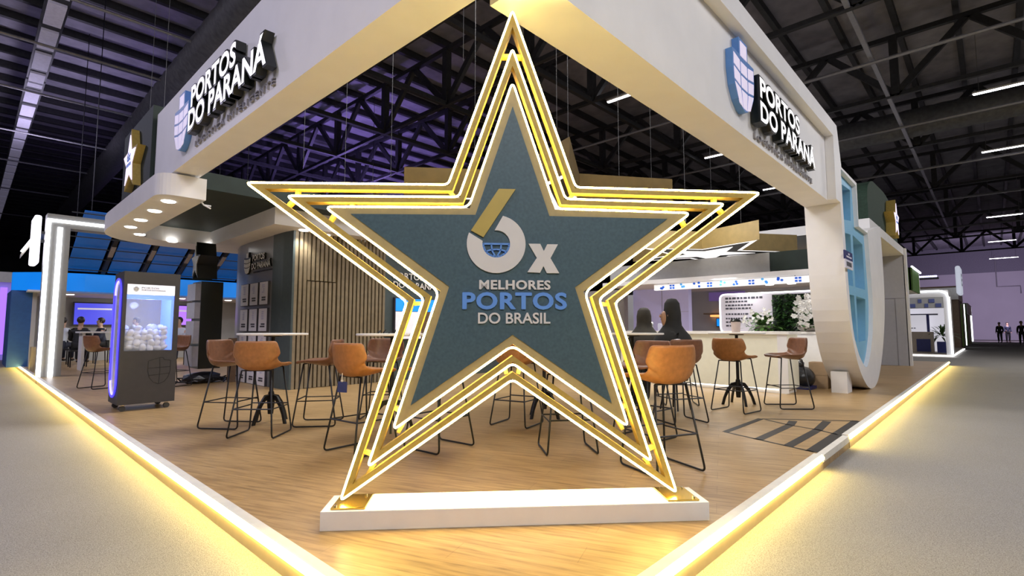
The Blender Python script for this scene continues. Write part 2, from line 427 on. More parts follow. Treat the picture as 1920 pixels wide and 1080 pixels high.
# roof, purlins, pipes, trusses
ROOF = 10.2
b = B(); b.box((-40, -40, ROOF), (76, 72, ROOF + .2)); struct('ceiling', b, roof_m)
b = B(); b.box((75, -40, -.12), (75.3, 72, 7.2)); struct('wall_far', b, farwall_m)
b = B(); b.box((75, -40, 7.2), (75.3, 72, ROOF)); struct('wall_far_upper', b, mat('grey_corrugated_cladding', (.2, .19, .23), .7, var=.1))
b = B(); b.box((-40, 72, -.12), (76, 72.3, ROOF)); struct('wall_left', b, concrete)
b = B(); b.box((-40, -40.3, -.12), (76, -40, ROOF)); struct('wall_right', b, concrete)
b = B(); b.box((-40.3, -40, -.12), (-40, 72, ROOF)); struct('wall_back', b, concrete)
pb = B(); pb.box((-38, -.07, .14), (74, .07, .36)); 
pur = obj('roof_purlin', pb, truss_m, world=False)
PL_ = 'dark roof purlin running under the grey roof sheets'
tag(pur, PL_, 'purlin', 'roof purlins'); pur.location = (0, 1.8, ROOF - .37)
for k in range(-7, 50):
    if k == 0: continue
    o = pur.copy(); col.objects.link(o); o.location = (0, 1.8 + 1.32 * k, ROOF - .37)
def truss(x, y0, y1, lab=None):
    t = thing('roof_truss', 'dark steel lattice truss carrying the hall roof', 'truss', (x, (y0 + y1) / 2, 8), 0, 'roof trusses')
    a = B(); a.rot_box((x, y0, 8), (x, y1, 8), .12, .12); obj('bottom_chord', a, truss_m, t)
    a = B(); a.rot_box((x, y0, ROOF - .45), (x, y1, ROOF - .45), .14, .14); obj('top_chord', a, truss_m, t)
    y = y0
    while y < y1 - 3.4:
        a = B(); a.rot_box((x, y, 8), (x, y, ROOF - .45), .2, .2); obj('web_post', a, truss_m, t)
        a = B(); a.rot_box((x, y, 8), (x, y + 1.7, ROOF - .45), .12, .18); a.rot_box((x, y + 3.4, 8), (x, y + 1.7, ROOF - .45), .12, .18); obj('web_brace', a, truss_m, t)
        y += 3.4
for x in (5.75, 8.62, 11.5, 17.3, 23.1, 31, 40, 50, 60): truss(x, -26.6, 45)
for i, y in enumerate((7.4, 10.8, 14.2, 17.6, 21.0, 27.8, 34.6)):
    a = B(); a.rot_box((5.75, y, 8), (66, y, 8), .13, .13)
    tag(obj('tie_beam', a, truss_m), 'dark tie beam crossing under the roof trusses', 'beam', 'tie beams')
for x in (14.4, 20.2, 26.5, 34, 44):
    a = B(); a.tube([(x, -26, 7.9), (x, 40, 7.9)], .045, 6); a.tube([(x + .25, -26, 8.0), (x + .25, 40, 8.0)], .03, 6)
    tag(obj('twin_pipe_run', a, pipe_m), 'thin pair of grey pipes crossing below the dark roof', 'pipe', 'overhead pipe pairs')
for y in (9.0, 12.6, 15.4, 19, 23.5, 28, 34, 42):
    a = B(); a.tube([(-30, y, 8.0), (5.5, y, 8.0)], .035, 6)
    tag(obj('sprinkler_pipe', a, pipe_m), 'thin sprinkler pipe crossing the left part of the roof', 'pipe', 'sprinkler pipes')
a = B(); a.rot_box((9, .78, 8), (46, .78, 8), .10, .07); tag(obj('cable_tray', a, mat('galvanised_tray', (.32, .32, .36), .4, .4)), 'long straight grey cable tray high over the right aisle', 'cable tray')
t = thing('skylight_strip', 'pale segmented strip of roof panels running away above the left aisle', 'roof strip', (.1, 30, 8.2))
for k in range(30):
    a = B(); y = 9 + k * 1.5; a.box((-.32, y, 8.2), (.0, y + 1.15, 8.26)); obj('strip_panel', a, mat('pale_strip_panel', (.5, .48, .56), .6, emit=(.6, .56, .8), es=.10, var=.1), t)
a = B(); a.box((-.37, 9, 8.26), (.05, 54, 8.34)); obj('strip_frame', a, truss_m, t)
def duct(x, y0, y1, z, r, lab):
    a = B(); n = int((y1 - y0) / .25); pts = [(x, y0 + (y1 - y0) * k / n, z) for k in range(n + 1)]
    a.tube(pts, r, 14, radii=[r * (1 + .04 * (k % 2)) for k in range(n + 1)]); tag(obj('air_duct', a, duct_m, smooth=True), lab, 'air duct')
duct(2.6, 6, 40, 8.0, .42, 'dark ribbed air duct above the left lettered beam')
duct(13.0, 15, 40, 7.6, .40, 'ribbed grey air duct seen under the purple lit trusses')
duct(22.2, -26, 6, 8.6, .5, 'large ribbed air duct crossing the roof over the right aisle')
duct(7.2, -20, -2, 8.8, .5, 'ribbed air duct at the top of the photo right of the lit shield sign')
# hanging wires
wl = 'thin hanging wire dropping from the trusses above the stand'
for (px, d, z0) in ((245 + 620, 6, 4.35), (728, 8, 3.5), (1165, 9, 3.2), (1290, 10, 3.2), (560, 9, 4), (640, 10, 4)):
    p = D(px, d); a = B(); a.tube([(p.x, p.y, z0), (p.x, p.y, 8.2)], .0035, 5)
    tag(obj('suspension_wire', a, duct_m), wl, 'wire', 'suspension wires')
for y in (8.7, 9.7):
    a = B(); a.tube([(.9, y, 4.49), (.9, y, 8.2)], .0035, 5); tag(obj('suspension_wire', a, duct_m), 'thin wire holding up the green drum on the left', 'wire', 'drum wires')
# tube lamps
def tube_lamp(x, y0, y1, z, lab, n=5):
    t = thing('ceiling_tube_lamp', lab, 'lamp', (x, (y0 + y1) / 2, z))
    a = B(); a.box((x - .05, y0, z), (x + .05, y1, z + .05)); obj('housing', a, white, t)
    a = B(); a.box((x - .04, y0 + .02, z - .03), (x + .04, y1 - .02, z)); obj('tube', a, tube_led, t)
    for s in (.1, .9):
        a = B(); yy = y0 + (y1 - y0) * s; a.tube([(x, yy, z + .05), (x, yy, ROOF - .3)], .006, 4); obj('hanger', a, pipe_m, t)
tube_lamp(18.85, -2.5, -1.05, 8, 'brightest white tube lamp at the right edge of the photo')
tube_lamp(25.8, -2.6, -1.15, 8, 'second white tube lamp down along the right aisle roof')
tube_lamp(37, -2.6, -1.15, 7.2, 'third, smaller white tube lamp down the right aisle roof')
tube_lamp(48, -2.6, -1.15, 7.2, 'fourth, faint tube lamp down the right aisle roof')
tube_lamp(60, -3.0, -1.15, 7.2, 'farthest tube lamp near the purple lit far wall')
tube_lamp(11.9, 6.1, 7.1, 8, 'bright tube lamp seen under the right beam, nearest of its row')
tube_lamp(19, 6.0, 7.05, 8, 'second tube lamp under the right beam, just past the star tip')
tube_lamp(25.7, 5.9, 6.9, 8, 'small tube lamp beside the white pillar, right of the star tip')

# ------------------------------------------------------------------ entrance beams, canopy, shield pillar
ZB, ZT, PX = 3.2, 4.34, .67
LEND, REND = 7.95, 8.1
t = thing('entrance_beam', 'white beam running left from the corner with the lettered sign', 'beam', (.9, 4, ZB))
a = B(); a.box((PX, PX, 3.23), (1.0, LEND, ZT)); obj('beam_body', a, whitep, t)
t2 = thing('entrance_beam', 'white framed beam running right from the corner to the shield pillar', 'beam', (4, .9, ZB))
a = B(); a.box((1.0, PX, 3.13), (8.395, 1.06, ZT)); obj('beam_body', a, whitep, t2)
a = B(); a.box((.67, .55, 4.16), (8.4, .668, 4.40)); a.box((.67, .668, 4.345), (8.4, 1.06, 4.40)); a.box((8.1, .55, 3.13), (8.4, .668, 4.16)); obj('beam_lip', a, whitep, t2)
# shield pillar
sh_out = [(8.4, 4.40), (8.4, 3.15), (8.46, 2.4), (8.52, 1.78), (8.66, 1.22), (8.98, .69), (9.37, .34), (9.85, .10), (10.3, .0), (10.75, .02), (11.2, .17), (11.75, .58), (12.25, 1.2), (12.48, 1.8), (12.5, 2.54), (12.42, 3.32), (10.85, 3.02), (10.8, 2.96), (9.9, 2.96), (9.9, 3.76), (8.62, 3.76)]
sh_in = [(8.56, 3.72), (8.58, 3.15), (8.64, 2.5), (8.71, 1.82), (8.88, 1.1), (9.2, .72), (9.5, .54), (9.81, .42), (10.05, .44), (10.34, .61), (10.55, .8), (10.75, 1.05), (10.92, 1.5), (10.93, 1.9), (10.87, 2.3), (10.80, 2.94), (10.78, 2.95), (10.76, 2.95), (9.88, 2.95), (9.82, 3.7), (8.64, 3.72)]
ps = thing('shield_pillar', 'giant white and blue shield shaped pillar at the right end of the beam', 'pillar', (10.4, .8, 0))
S3 = lambda p, y: V((p[0], y, p[1]))
def smooth_part(pts, i0, i1, n=3):
    out = []
    for i, p in enumerate(pts):
        out.append(p)
        if i0 <= i < i1:
            p0, p1, p2, p3 = (V(pts[j]) for j in (i - 1, i, i + 1, min(i + 2, len(pts) - 1)))
            for k in range(1, n): t_ = k / n; q = .5 * ((2 * p1) + (p2 - p0) * t_ + (2 * p0 - 5 * p1 + 4 * p2 - p3) * t_ ** 2 + (3 * p1 - p0 - 3 * p2 + p3) * t_ ** 3); out.append(tuple(q))
    return out
sh_out = smooth_part(sh_out, 1, 14); sh_in = smooth_part(sh_in, 1, 14)
a = B(); a.ring([S3(p, .55) for p in sh_out], [S3(p, .55) for p in sh_in], (0, .52, 0)); obj('shield_rim', a, whitep, ps)
# blue face with cells cut as recesses
cells = [[(8.78, 3.55), (9.68, 3.6), (9.60, 3.02), (8.80, 2.93)], [(8.82, 2.72), (9.5, 2.76), (9.5, 1.84), (8.9, 1.84)], [(9.7, 2.78), (10.62, 2.72), (10.66, 1.84), (9.7, 1.84)],
         [(8.98, 1.68), (9.55, 1.68), (9.62, .86), (9.25, .92)], [(9.72, 1.68), (10.62, 1.66), (10.4, .88), (9.74, .86)]]
def holed(outer, holes, mapf, dep):
    cu = bpy.data.curves.new('h', 'CURVE'); cu.dimensions = '2D'; cu.fill_mode = 'BOTH'; cu.extrude = dep / 2
    for pl in [outer] + holes:
        sp = cu.splines.new('POLY'); sp.points.add(len(pl) - 1); sp.use_cyclic_u = True
        for q, p in zip(sp.points, pl): q.co = (p[0], p[1], 0, 1)
    to = bpy.data.objects.new('h', cu); col.objects.link(to); me = bpy.data.meshes.new_from_object(to.evaluated_get(bpy.context.evaluated_depsgraph_get()))
    bpy.data.objects.remove(to); bpy.data.curves.remove(cu); b = B(); b.bm.from_mesh(me); bpy.data.meshes.remove(me)
    for v in b.bm.verts: v.co = mapf(v.co)
    return b
a = holed(sh_in, cells, lambda c: V((c.x, .76 + c.z, c.y)), .28); obj('blue_panel', a, blue_l, ps)
for c in cells:
    a = B(); a.prism([S3(p, .895) for p in inset(c, -.03)], (0, .02, 0)); obj('cell_back', a, blue_d, ps)
a = B(); a.prism([S3(p, .92) for p in sh_in], (0, .1, 0)); obj('rear_panel', a, whitep, ps)
t = thing('small_notice_sign', 'small white and navy notice plate on the blue shield', 'sign', tuple(Y(1592, 488, .53)))
p = Y(1592, 488, .5)
a = B(); a.box((p.x - .30, .5, p.z + .0), (p.x + .30, .52, p.z + .14)); obj('navy_plate', a, navy_p, t)
a = B(); a.box((p.x - .30, .5, p.z - .14), (p.x + .30, .52, p.z)); obj('white_plate', a, paper, t)
a = B()
for k in range(4): a.box((p.x - .2 + k * .1, .496, p.z - .105), (p.x - .13 + k * .1, .5, p.z - .035))
obj('print_line', a, ink, t)
a = B(); a.box((p.x - .2, .496, p.z + .035), (p.x + .2, .5, p.z + .06)); a.box((p.x - .05, .496, p.z + .08), (p.x + .05, .5, p.z + .11)); obj('pale_print', a, paper, t)
a = B(); a.prism([(9.16, .72, 0), (9.52, .72, 0), (9.52, .72, .17), (9.30, .72, .36), (9.16, .72, .36)], (0, .24, 0)); tag(obj('support_block', a, whitep), 'small white block wedged under the curve of the shield pillar', 'block')

# emblem on the beams: outline shield with tower and grid, extruded
def emblem(name, par, org, ux, wd, ht, dep, edge_m, face_m, grid_m):
    ux = V(ux); n = ux.cross(V((0, 0, 1))); P = lambda u, v, k=0: V(org) + ux * (u * wd) + V((0, 0, v * ht)) + n * k
    body = [(-.5, .26), (-.5, 0), (-.44, -.22), (-.3, -.38), (-.12, -.475), (0, -.5), (.12, -.475), (.3, -.38), (.44, -.22), (.5, 0), (.5, .26)]
    tower = [(.2, .26), (.2, .5), (-.2, .5), (-.2, .26)]
    out = body + tower
    a = B(); a.mi = 0
    a.prism([P(u, v, dep) for u, v in out], -n * dep); e = obj(name, a, edge_m, par)
    # pale window faces, split by a curved grid
    def half(v):
        if v > 0: return .5
        return .5 * sqrt(max(0, 1 - (v / .5) ** 2)) ** 1.0
    rows = [(.215, .06), (.02, -.14), (-.18, -.42)]
    cols = [(-.46, -.19), (-.14, .14), (.19, .46)]
    for r0, r1 in rows:
        for c0, c1 in cols:
            q = []
            for (u, v) in ((c0, r0), (c1, r0), (c1, r1), (c0, r1)):
                hw = half(v) / .5; bow = .05 * (1 - (u / .5) ** 2)
                q.append((u * max(.1, hw) , v - bow))
            a = B(); a.prism([P(u, v, dep + .004) for u, v in q], -n * .006); obj('window_cell', a, face_m, e)
    a = B(); a.prism([P(u, v, dep + .004) for u, v in ((-.15, .46), (.15, .46), (.15, .25), (-.15, .25))], -n * .006); obj('window_cell', a, face_m, e)
    return e
def beam_sign(lab, ux, org_fn, spec):
    ux = V(ux); n = ux.cross(V((0, 0, 1)))
    t = thing('lettered_sign', lab, 'sign', spec['base'])
    (l1, w1, z1, h1), (l2, w2, z2, h2), (l3, w3, z3, h3) = spec['lines']
    for name, body, l, wd, z, h, k, ex, bold, sp, ms in (
            ('top_lettering', 'PORTOS', l1, w1, z1, h1, .11, .10, .03, 1.02, [blackp, lit_letter]),
            ('bottom_lettering', 'DO PARANÁ', l2, w2, z2, h2, .11, .10, .03, 1.02, [blackp, lit_letter]),
            ('tagline_lettering', 'LOGÍSTICA INTELIGENTE', l3, w3, z3, h3, .022, .02, .004, 1.35, [grey_l, grey_l])):
        a = text_bm(body, org_fn(l, z) + n * k, ux, (0, 0, 1), wd, h, ex, bold, sp)
        if k > .05:    # black block border behind the bright faces
            text_bm(body, org_fn(l - (.02 if ux.x > .5 else -.02), z - .02) + n * (k - .004), ux, (0, 0, 1), wd + .04, h + .04, ex - .01, bold + .035, sp, b=a, front_mi=0)
        letters('letter', a, ms, t, ux)
    emblem('shield_emblem', t, org_fn(*spec['emb'][:2]) + n * .002, ux, spec['emb'][2], spec['emb'][3], spec['emb'][4], blue_edge if spec.get('e') is None else spec['e'], lilac, None)
beam_sign('black sided white lettering with blue shield on the left beam', (0, -1, 0), lambda s, z: V((PX, s, z)),
          dict(base=(PX, 4.8, 3.3), lines=[(5.78, 1.50, 3.755, .26), (5.86, 2.37, 3.475, .325), (5.88, 2.36, 3.325, .085)], emb=(6.33, 3.75, .62, .76, .07)))
beam_sign('black sided white lettering with blue shield on the right beam', (1, 0, 0), lambda s, z: V((s, PX, z)),
          dict(base=(5.2, PX, 3.2), lines=[(4.60, 1.55, 3.60, .235), (4.59, 2.30, 3.335, .285), (4.66, 2.44, 3.185, .085)], emb=(4.22, 3.70, .62, .76, .07)))

# canopy over the left end
def arcs(pts, r): return round_poly([V((x, y, 0)) for x, y in pts], r, 8)
outer = round_poly([V(p) for p in ((.5, 6.85), (1.07, 6.85), (1.07, 6.9))], .1, 1)
cano = thing('ring_canopy', 'white ring canopy with downlights under the left beam', 'canopy', (1.6, 9.5, 2.9))
o_l = round_poly([(.5, 6.85, 0), (.5, 12.1, 0), (5.9, 12.1, 0), (5.9, 7.8, 0), (2.4, 7.8, 0), (2.4, 11.2, 0), (1.07, 11.2, 0), (1.07, 6.85, 0)], 1.6, 8, skip=(2, 3, 4, 5, 7))
o_l = [V(p) for p in o_l]
a = B(); a.prism([V((p.x, p.y, 2.9)) for p in o_l], (0, 0, .3)); obj('canopy_ring', a, whitep, cano)
for k, (px, py) in enumerate([(316, 378), (290, 396), (264, 413), (245, 426), (262, 440), (323, 453), (393, 461), (570, 432), (675, 452), (610, 441)]):
    p = G(px, py, 2.895)
    a = B(); a.lathe([(.075, -.004), (.09, .006), (.09, .02)], (p.x, p.y, 2.89), 16)
    d = obj('downlight', a, down_led, cano, smooth=False)
    if k in (0, 2, 4, 6, 7, 8): lamp('downlight_beam', 'SPOT', (p.x, p.y, 2.86), (p.x + (0.0 if k < 7 else 0), p.y + (.0 if k < 7 else .12), 0), 45, (1, .93, .8), .05, spot=110, blend=.8)
a = B(); a.tube([(1.03, 6.95, 2.9), (1.06, 6.9, 2.84), (1.14, 6.86, 2.83)], .012, 6); a.tube([(1.06, 6.9, 2.84), (1.13, 6.84, 2.79)], .012, 6)
obj('cable_stub', a, white, cano)
gb = thing('green_roof_box', 'dark green panel box rising behind the white ring canopy', 'panel', (3.2, 9.5, 3.2))
a = B(); a.box((1.08, 7.4, 3.2), (5.9, 12.0, 3.46)); obj('box_body', a, green_d, gb)
gd = thing('green_emblem_drum', 'rounded dark green drum with a lit star, left of the lettered beam', 'panel', (1.4, 9, 3.2))
a = B(); a.prism([V((p[0], p[1], 3.2)) for p in round_poly([(.62, 8.0, 0), (1.05, 8.0, 0), (1.05, 10.2, 0), (.62, 10.2, 0)], .9, 6, skip=(0, 1))], (0, 0, 1.3)); obj('drum_body', a, green_d, gd)
def side_star(lab, c, ux, R, dep, parent_name='star_emblem'):
    ux = V(ux); n = ux.cross(V((0, 0, 1))); c = V(c)
    t = thing(parent_name, lab, 'star sign', c - V((0, 0, R)))
    pts = star_pts(R, R * .45, pi / 2)
    P = lambda p, k: c + ux * p[0] + V((0, 0, p[1])) + n * k
    a = B(); a.prism([P(p, dep) for p in pts], -n * (dep - .005)); obj('gold_body', a, gold, t)
    a = B(); a.prism([P(p, dep + .012) for p in inset(pts, .04)], -n * .011); obj('lit_face', a, mat('lit_lilac_face', (.8, .75, .95), .4, emit=(.85, .75, 1), es=1.0, var=0), t)
    a = text_bm('6x', P((-R * .22, .0), dep + .016), ux, (0, 0, 1), R * .44, R * .3, .004, .02); obj('lettering', a, [blue_logo, blue_logo], t)
    a = text_bm('PORTOS', P((-R * .3, -R * .16), dep + .016), ux, (0, 0, 1), R * .6, R * .1, .004, .02); obj('lettering', a, [blue_logo, blue_logo], t)
side_star('small gold star with lit face mounted on the left green drum', (.62, 8.85, 3.78), (0, -1, 0), .54, .11)

# wall block under the canopy
b = B(); b.box((2.92, 8.2, 0), (4.84, 8.45, 2.9)); struct('wall_slat_backing', b, slat_gap)
def slats(name, x0, x1, z0, z1, y):
    a = B(); x = x0
    while x < x1 - .03:
        a.box((x, y, z0), (min(x + .055, x1), y + .07, z1)); x += .085
    return struct(name, a, slat_m)
slats('wall_slat_left', 2.92, 3.16, 0, 2.9, 8.13); slats('wall_slat_right', 3.77, 4.84, 0, 2.9, 8.13); slats('wall_slat_above_door', 3.16, 3.76, 2.0, 2.9, 8.13)
slats('door_1', 3.17, 3.755, .01, 1.98, 8.135)
b = B(); b.box((4.84, 8.14, 0), (8.6, 8.45, 2.9)); struct('wall_teal', b, teal_wall)
b = B(); b.prism([(2.92, 8.13, 0), (2.92, 8.45, 0), (2.85, 8.9, 0), (2.83, 8.9, 0), (2.84, 8.45, 0), (2.88, 8.13, 0)], (0, 0, 2.9)); struct('wall_return', b, teal_wall)
gw = [(2.84, 8.9), (2.84, 10.2), (2.88, 10.8), (3.0, 11.3), (3.3, 11.8), (3.6, 12.0)]
b = B(); b.prism([V((x, y, 0)) for x, y in gw] + [V((x + .15, y, 0)) for x, y in gw[::-1]], (0, 0, 2.9)); struct('wall_grey', b, grey_wall, smooth=False)
# logo on the grey wall
t = thing('wall_logo_sign', 'small chrome lettering with shield on the grey wall above the posters', 'sign', (2.84, 9.4, 2.2))
n_ = V((-1, 0, 0))
for nm, body, y0, wd, z, h, bold in (('lettering', 'PORTOS', 9.86, .62, 2.47, .13, .03), ('lettering', 'DO PARANÁ', 9.90, .96, 2.30, .16, .03)):
    a = text_bm(body, V((2.80, y0, z)), (0, -1, 0), (0, 0, 1), wd, h, .04, bold); letters('letter', a, [blackp, white], t, (0, -1, 0))
a = text_bm('LOGÍSTICA INTELIGENTE', V((2.83, 9.86, 2.23)), (0, -1, 0), (0, 0, 1), .95, .035, .01, .0); letters('letter', a, [ink, ink], t, (0, -1, 0))
emblem('shield_emblem', t, V((2.838, 10.13, 2.45)), (0, -1, 0), .36, .46, .04, blackp, white, None)
# posters
RN = ('top row', 'second row', 'third row', 'bottom row'); CN = ('left', 'middle', 'right')
proto = None
for r in range(4):
    for c in range(3):
        y1 = 10.42 - c * .50; z1 = 2.02 - r * .52
        t = thing('wall_poster', '%s poster in the %s of white sheets on the grey wall' % (CN[c], RN[r]), 'poster', (2.825, y1 - .21, z1 - .46), 0, 'posters on the grey wall')
        a = B(); a.box((2.80, y1 - .42, z1 - .46), (2.838, y1, z1)); obj('board', a, ink, t)
        a = B(); a.box((2.796, y1 - .405, z1 - .45), (2.802, y1 - .015, z1 - .01)); obj('sheet', a, paper, t)
        a = B(); random.seed(r * 3 + c)
        for k in range(5): a.box((2.792, y1 - .26, z1 - .08 - k * .035), (2.797, y1 - .26 + .05 + .08 * random.random(), z1 - .06 - k * .035))
        obj('pale_icon', a, ink_l, t)
        a = B()
        for k in range(2): a.box((2.792, y1 - .32, z1 - .33 - k * .045), (2.797, y1 - .10 - .05 * random.random(), z1 - .30 - k * .045))
        obj('print_lines', a, ink, t)
# sign and screen behind the star, left gap
t = thing('wall_letter_sign', 'white lettering on the teal wall behind the star', 'sign', (6, 8.13, 2.2))
a = text_bm('PORTOS', V((5.02, 8.10, 2.16)), (1, 0, 0), (0, 0, 1), .78, .14, .03, .02); letters('letter', a, [blackp, white], t, (1, 0, 0))
a = text_bm('DO PARANÁ', V((5.02, 8.10, 1.97)), (1, 0, 0), (0, 0, 1), 1.1, .17, .03, .02); letters('letter', a, [blackp, white], t, (1, 0, 0))
t = thing('wall_screen', 'screen with blue sky picture on the teal wall behind the star', 'screen', (6.3, 8.1, .9))
a = B(); a.box((5.04, 8.06, .86), (6.7, 8.13, 1.76)); obj('screen_case', a, ink, t)
a = B(); a.box((5.06, 8.05, 1.47), (6.68, 8.058, 1.74)); obj('blue_picture', a, screen_c, t)
a = B(); a.box((5.06, 8.05, .88), (5.72, 8.058, 1.46)); obj('white_picture', a, screen_w, t)
a = B(); a.box((5.72, 8.05, .88), (6.68, 8.058, 1.46)); obj('brown_picture', a, brown_w, t)

# ------------------------------------------------------------------ the big star on its plinth
SA, SB = V((.23, 1.58, 0)), V((1.84, .10, 0)); SU = (SB - SA).normalized(); SN = V((-SU.y, SU.x, 0)); SM = (SA + SB) / 2
if SN.dot(SM - CAM) < 0: SN = -SN
ZU = V((0, 0, 1))
def SP(s, z, k=0): return SM + SN * (.105 - k) + SU * (s - .034) + ZU * z   # k: towards the viewer
hl = (SB - SA).length / 2
t = thing('star_plinth', 'low white lit plinth under the big star', 'plinth', SM + SN * .14)
a = B(); a.prism([SM + SU * x + SN * y for x, y in ((-hl, 0), (hl, 0), (hl, .28), (-hl, .28))], (0, 0, .105)); obj('plinth_body', a, white, t, bevel=.004)
a = B(); a.prism([SM + SU * x + SN * y + ZU * .1055 for x, y in ((-hl + .24, .006), (hl - .24, .006), (hl - .24, .274), (-hl + .24, .274))], (0, 0, .003)); obj('lit_top', a, mat('lit_plinth_top', (.9, .88, .8), .4, emit=(1, .82, .38), es=6, var=0), t)
star = thing('star_sculpture', 'huge gold neon edged star standing on the white plinth', 'star sculpture', SM + SN * .14 + ZU * .108)
for sx in (-1, 1):
    a = B(); x0, x1 = sx * (hl - .05), sx * (hl - .235)
    a.prism([SM + SU * x + SN * y + ZU * .107 for x, y in ((min(x0, x1), .02), (max(x0, x1), .02), (max(x0, x1), .26), (min(x0, x1), .26))], (0, 0, .008)); o = obj('foot_plate', a, brass, star)
    a = B()
    for qx, qy in ((.07, .05), (.07, .23), (.2, .23)): p = SM + SU * sx * (hl - qx) + SN * qy; a.lathe([(.008, .115), (.008, .124)], p, 8)
    obj('bolt', a, chrome, o)
def star_outline(ap, notch, tip, waist, foot, bot):
    r = [(0, ap), (notch[0], notch[1]), tip, waist, foot, (0, bot)]
    return r + [(-p[0], p[1]) for p in r[4:0:-1]]
outl = dict(outer=star_outline(3.09, (.39, 1.966), (1.57, 1.955), (.624, 1.257), (.98, .125), .80),
            mid=star_outline(2.84, (.325, 1.892), (1.335, 1.88), (.526, 1.278), (.832, .31), .895),
            inner=star_outline(2.626, (.264, 1.83), (1.115, 1.818), (.438, 1.319), (.695, .513), 1.0))
blue_o = star_outline(2.463, (.224, 1.782), (.96, 1.776), (.377, 1.348), (.593, .656), 1.063)
DEP = .075
for nm, key, wd in (('outer_frame', 'outer', .037), ('middle_frame', 'mid', .037)):
    o2 = inset(outl[key], .007); i2 = inset(outl[key], wd)
    a = B(); a.ring([SP(*p) for p in o2], [SP(*p) for p in i2], SN * DEP); fr = obj(nm, a, gold, star)
    pts = round_poly([V((p[0], p[1], 0)) for p in outl[key]], .03, 4)
    a = B(); a.tube([SP(p.x, p.y, -.004) for p in pts], .0057, 8, closed=True); obj('neon_tube', a, neon, fr, smooth=True)
i_in = inset(outl['inner'], .007)
a = B(); a.prism([SP(*p) for p in i_in], SN * DEP); pan = obj('gold_border', a, mat('gold_border_paint', (.46, .36, .16), .55, .05, var=.06, scale=20), star)
pts = round_poly([V((p[0], p[1], 0)) for p in outl['inner']], .045, 5)
a = B(); a.tube([SP(p.x, p.y, -.004) for p in pts], .0057, 8, closed=True); obj('neon_tube', a, neon, pan, smooth=True)
a = B(); a.prism([SP(*p, .006) for p in blue_o], SN * .006); face = obj('teal_face', a, teal, star)
# braces joining the frames
def brace(p, q):
    p, q = V(p), V(q); d = (q - p).normalized(); n = V((-d.y, d.x)) * .011
    a = B(); a.prism([SP(*(p - n), -.02), SP(*(q - n), -.02), SP(*(q + n), -.02), SP(*(p + n), -.02)], SN * .04); obj('brace', a, gold, star)
for sx in (-1, 1):
    for p, q in (((.0, 2.80), (.085, 2.80)), ((1.28, 1.885), (1.28, 1.935)), ((1.305, 1.855), (1.35, 1.805)), ((.96, 1.825), (.96, 1.855)), ((1.06, 1.78), (1.09, 1.73)),
                 ((.355, 1.90), (.40, 1.955)), ((.53, 1.25), (.63, 1.245)), ((.77, .36), (.88, .40)), ((.80, .32), (.85, .24)), ((.625, .575), (.665, .495)), ((.655, .62), (.73, .66)), ((.05, .90), (.035, .83))):
        brace((sx * p[0], p[1]), (sx * q[0], q[1]))
# artwork on the star face
sc_ = lambda s, z: ((s + .032) * .99, 1.1 + (z - 1.1) * .985)
K0 = .016
art_w = mat('art_off_white', (.72, .70, .66), .5, var=.02); art_g = mat('art_gold', (.50, .38, .09), .45, var=.04); art_b = mat('art_blue', (.14, .33, .78), .45, var=.03)
cx, cz = -.132, 1.613
rp = [(cx + .178 * cos(radians(an)), cz + .178 * sin(radians(an))) for an in [77 - k * 7 for k in range(41)] if an > -203]
rp += [(cx + .178 * cos(radians(-202.5)), cz + .178 * sin(radians(-202.5)))]
ri = [(cx + .084 * cos(radians(an)), cz + .084 * sin(radians(an))) for an in [-192 + k * 7 for k in range(42)] if an < 97]
six = rp + ri
def flat(nm, pts, m, k=K0):
    a = B(); n = len(pts)
    a.prism([SP(*sc_(*p), k) for p in pts], SN * .012); return obj(nm, a, m, face)
nn = len(rp)
a = B()
M_ = 40
for k in range(M_):                                      # ring of the six in quads
    def pt(r, f):
        a0 = (77 if r > .1 else 97); a1 = (-202.5 if r > .1 else -192)
        an = radians(a0 + (a1 - a0) * f); return SP(*sc_(cx + r * cos(an), cz + r * sin(an)), K0)
    q = [pt(.178, k / M_), pt(.178, (k + 1) / M_), pt(.084, (k + 1) / M_), pt(.084, k / M_)]
    a.prism(q, SN * .012)
obj('numeral_ring', a, art_w, face)
flat('numeral_bar', [(-.117, 1.955), (-.015, 1.954), (-.21, 1.653), (-.285, 1.694)], art_g)
a = B()
def stroke(a, pts, wd):
    for p, q in zip(pts, pts[1:]):
        p, q = V(sc_(*p)), V(sc_(*q)); d = (q - p).normalized(); n = V((-d.y, d.x)) * wd / 2; e = d * wd * .3
        a.prism([SP(*(p - n - e), K0), SP(*(q - n + e), K0), SP(*(q + n + e), K0), SP(*(p + n - e), K0)], SN * .012)
R_ = .078
stroke(a, [(cx - R_, cz), (cx + R_, cz)], .011)
stroke(a, [(cx + R_ * cos(radians(-k * 12)), cz + R_ * sin(radians(-k * 12))) for k in range(16)], .011)
for sg in (-1, 1): stroke(a, [(cx + sg * .03, cz), (cx + sg * .026, cz - .04), (cx + sg * .004, cz - R_)], .009)
stroke(a, [(cx - .062, cz - .046), (cx - .03, cz - .036), (cx, cz - .033), (cx + .03, cz - .036), (cx + .062, cz - .046)], .009)
obj('half_globe', a, art_b, face)
xs_ = [(503, 460), (577, 460), (600, 507), (622, 462), (690, 462), (642, 552), (697, 647), (618, 647), (597, 602), (575, 645), (495, 642), (555, 550)]
xp = [(.057 + (q[0] - 495) * .000961, 1.437 + (647 - q[1]) * .000961) for q in xs_]
a = B()
P_ = [SP(*sc_(*p), K0) for p in xp]
for ids in ((0, 1, 2, 11), (2, 3, 4, 5), (5, 6, 7, 8), (8, 9, 10, 11), (2, 5, 8, 11)): a.prism([P_[i] for i in ids], SN * .012)
obj('letter_x', a, art_w, face)
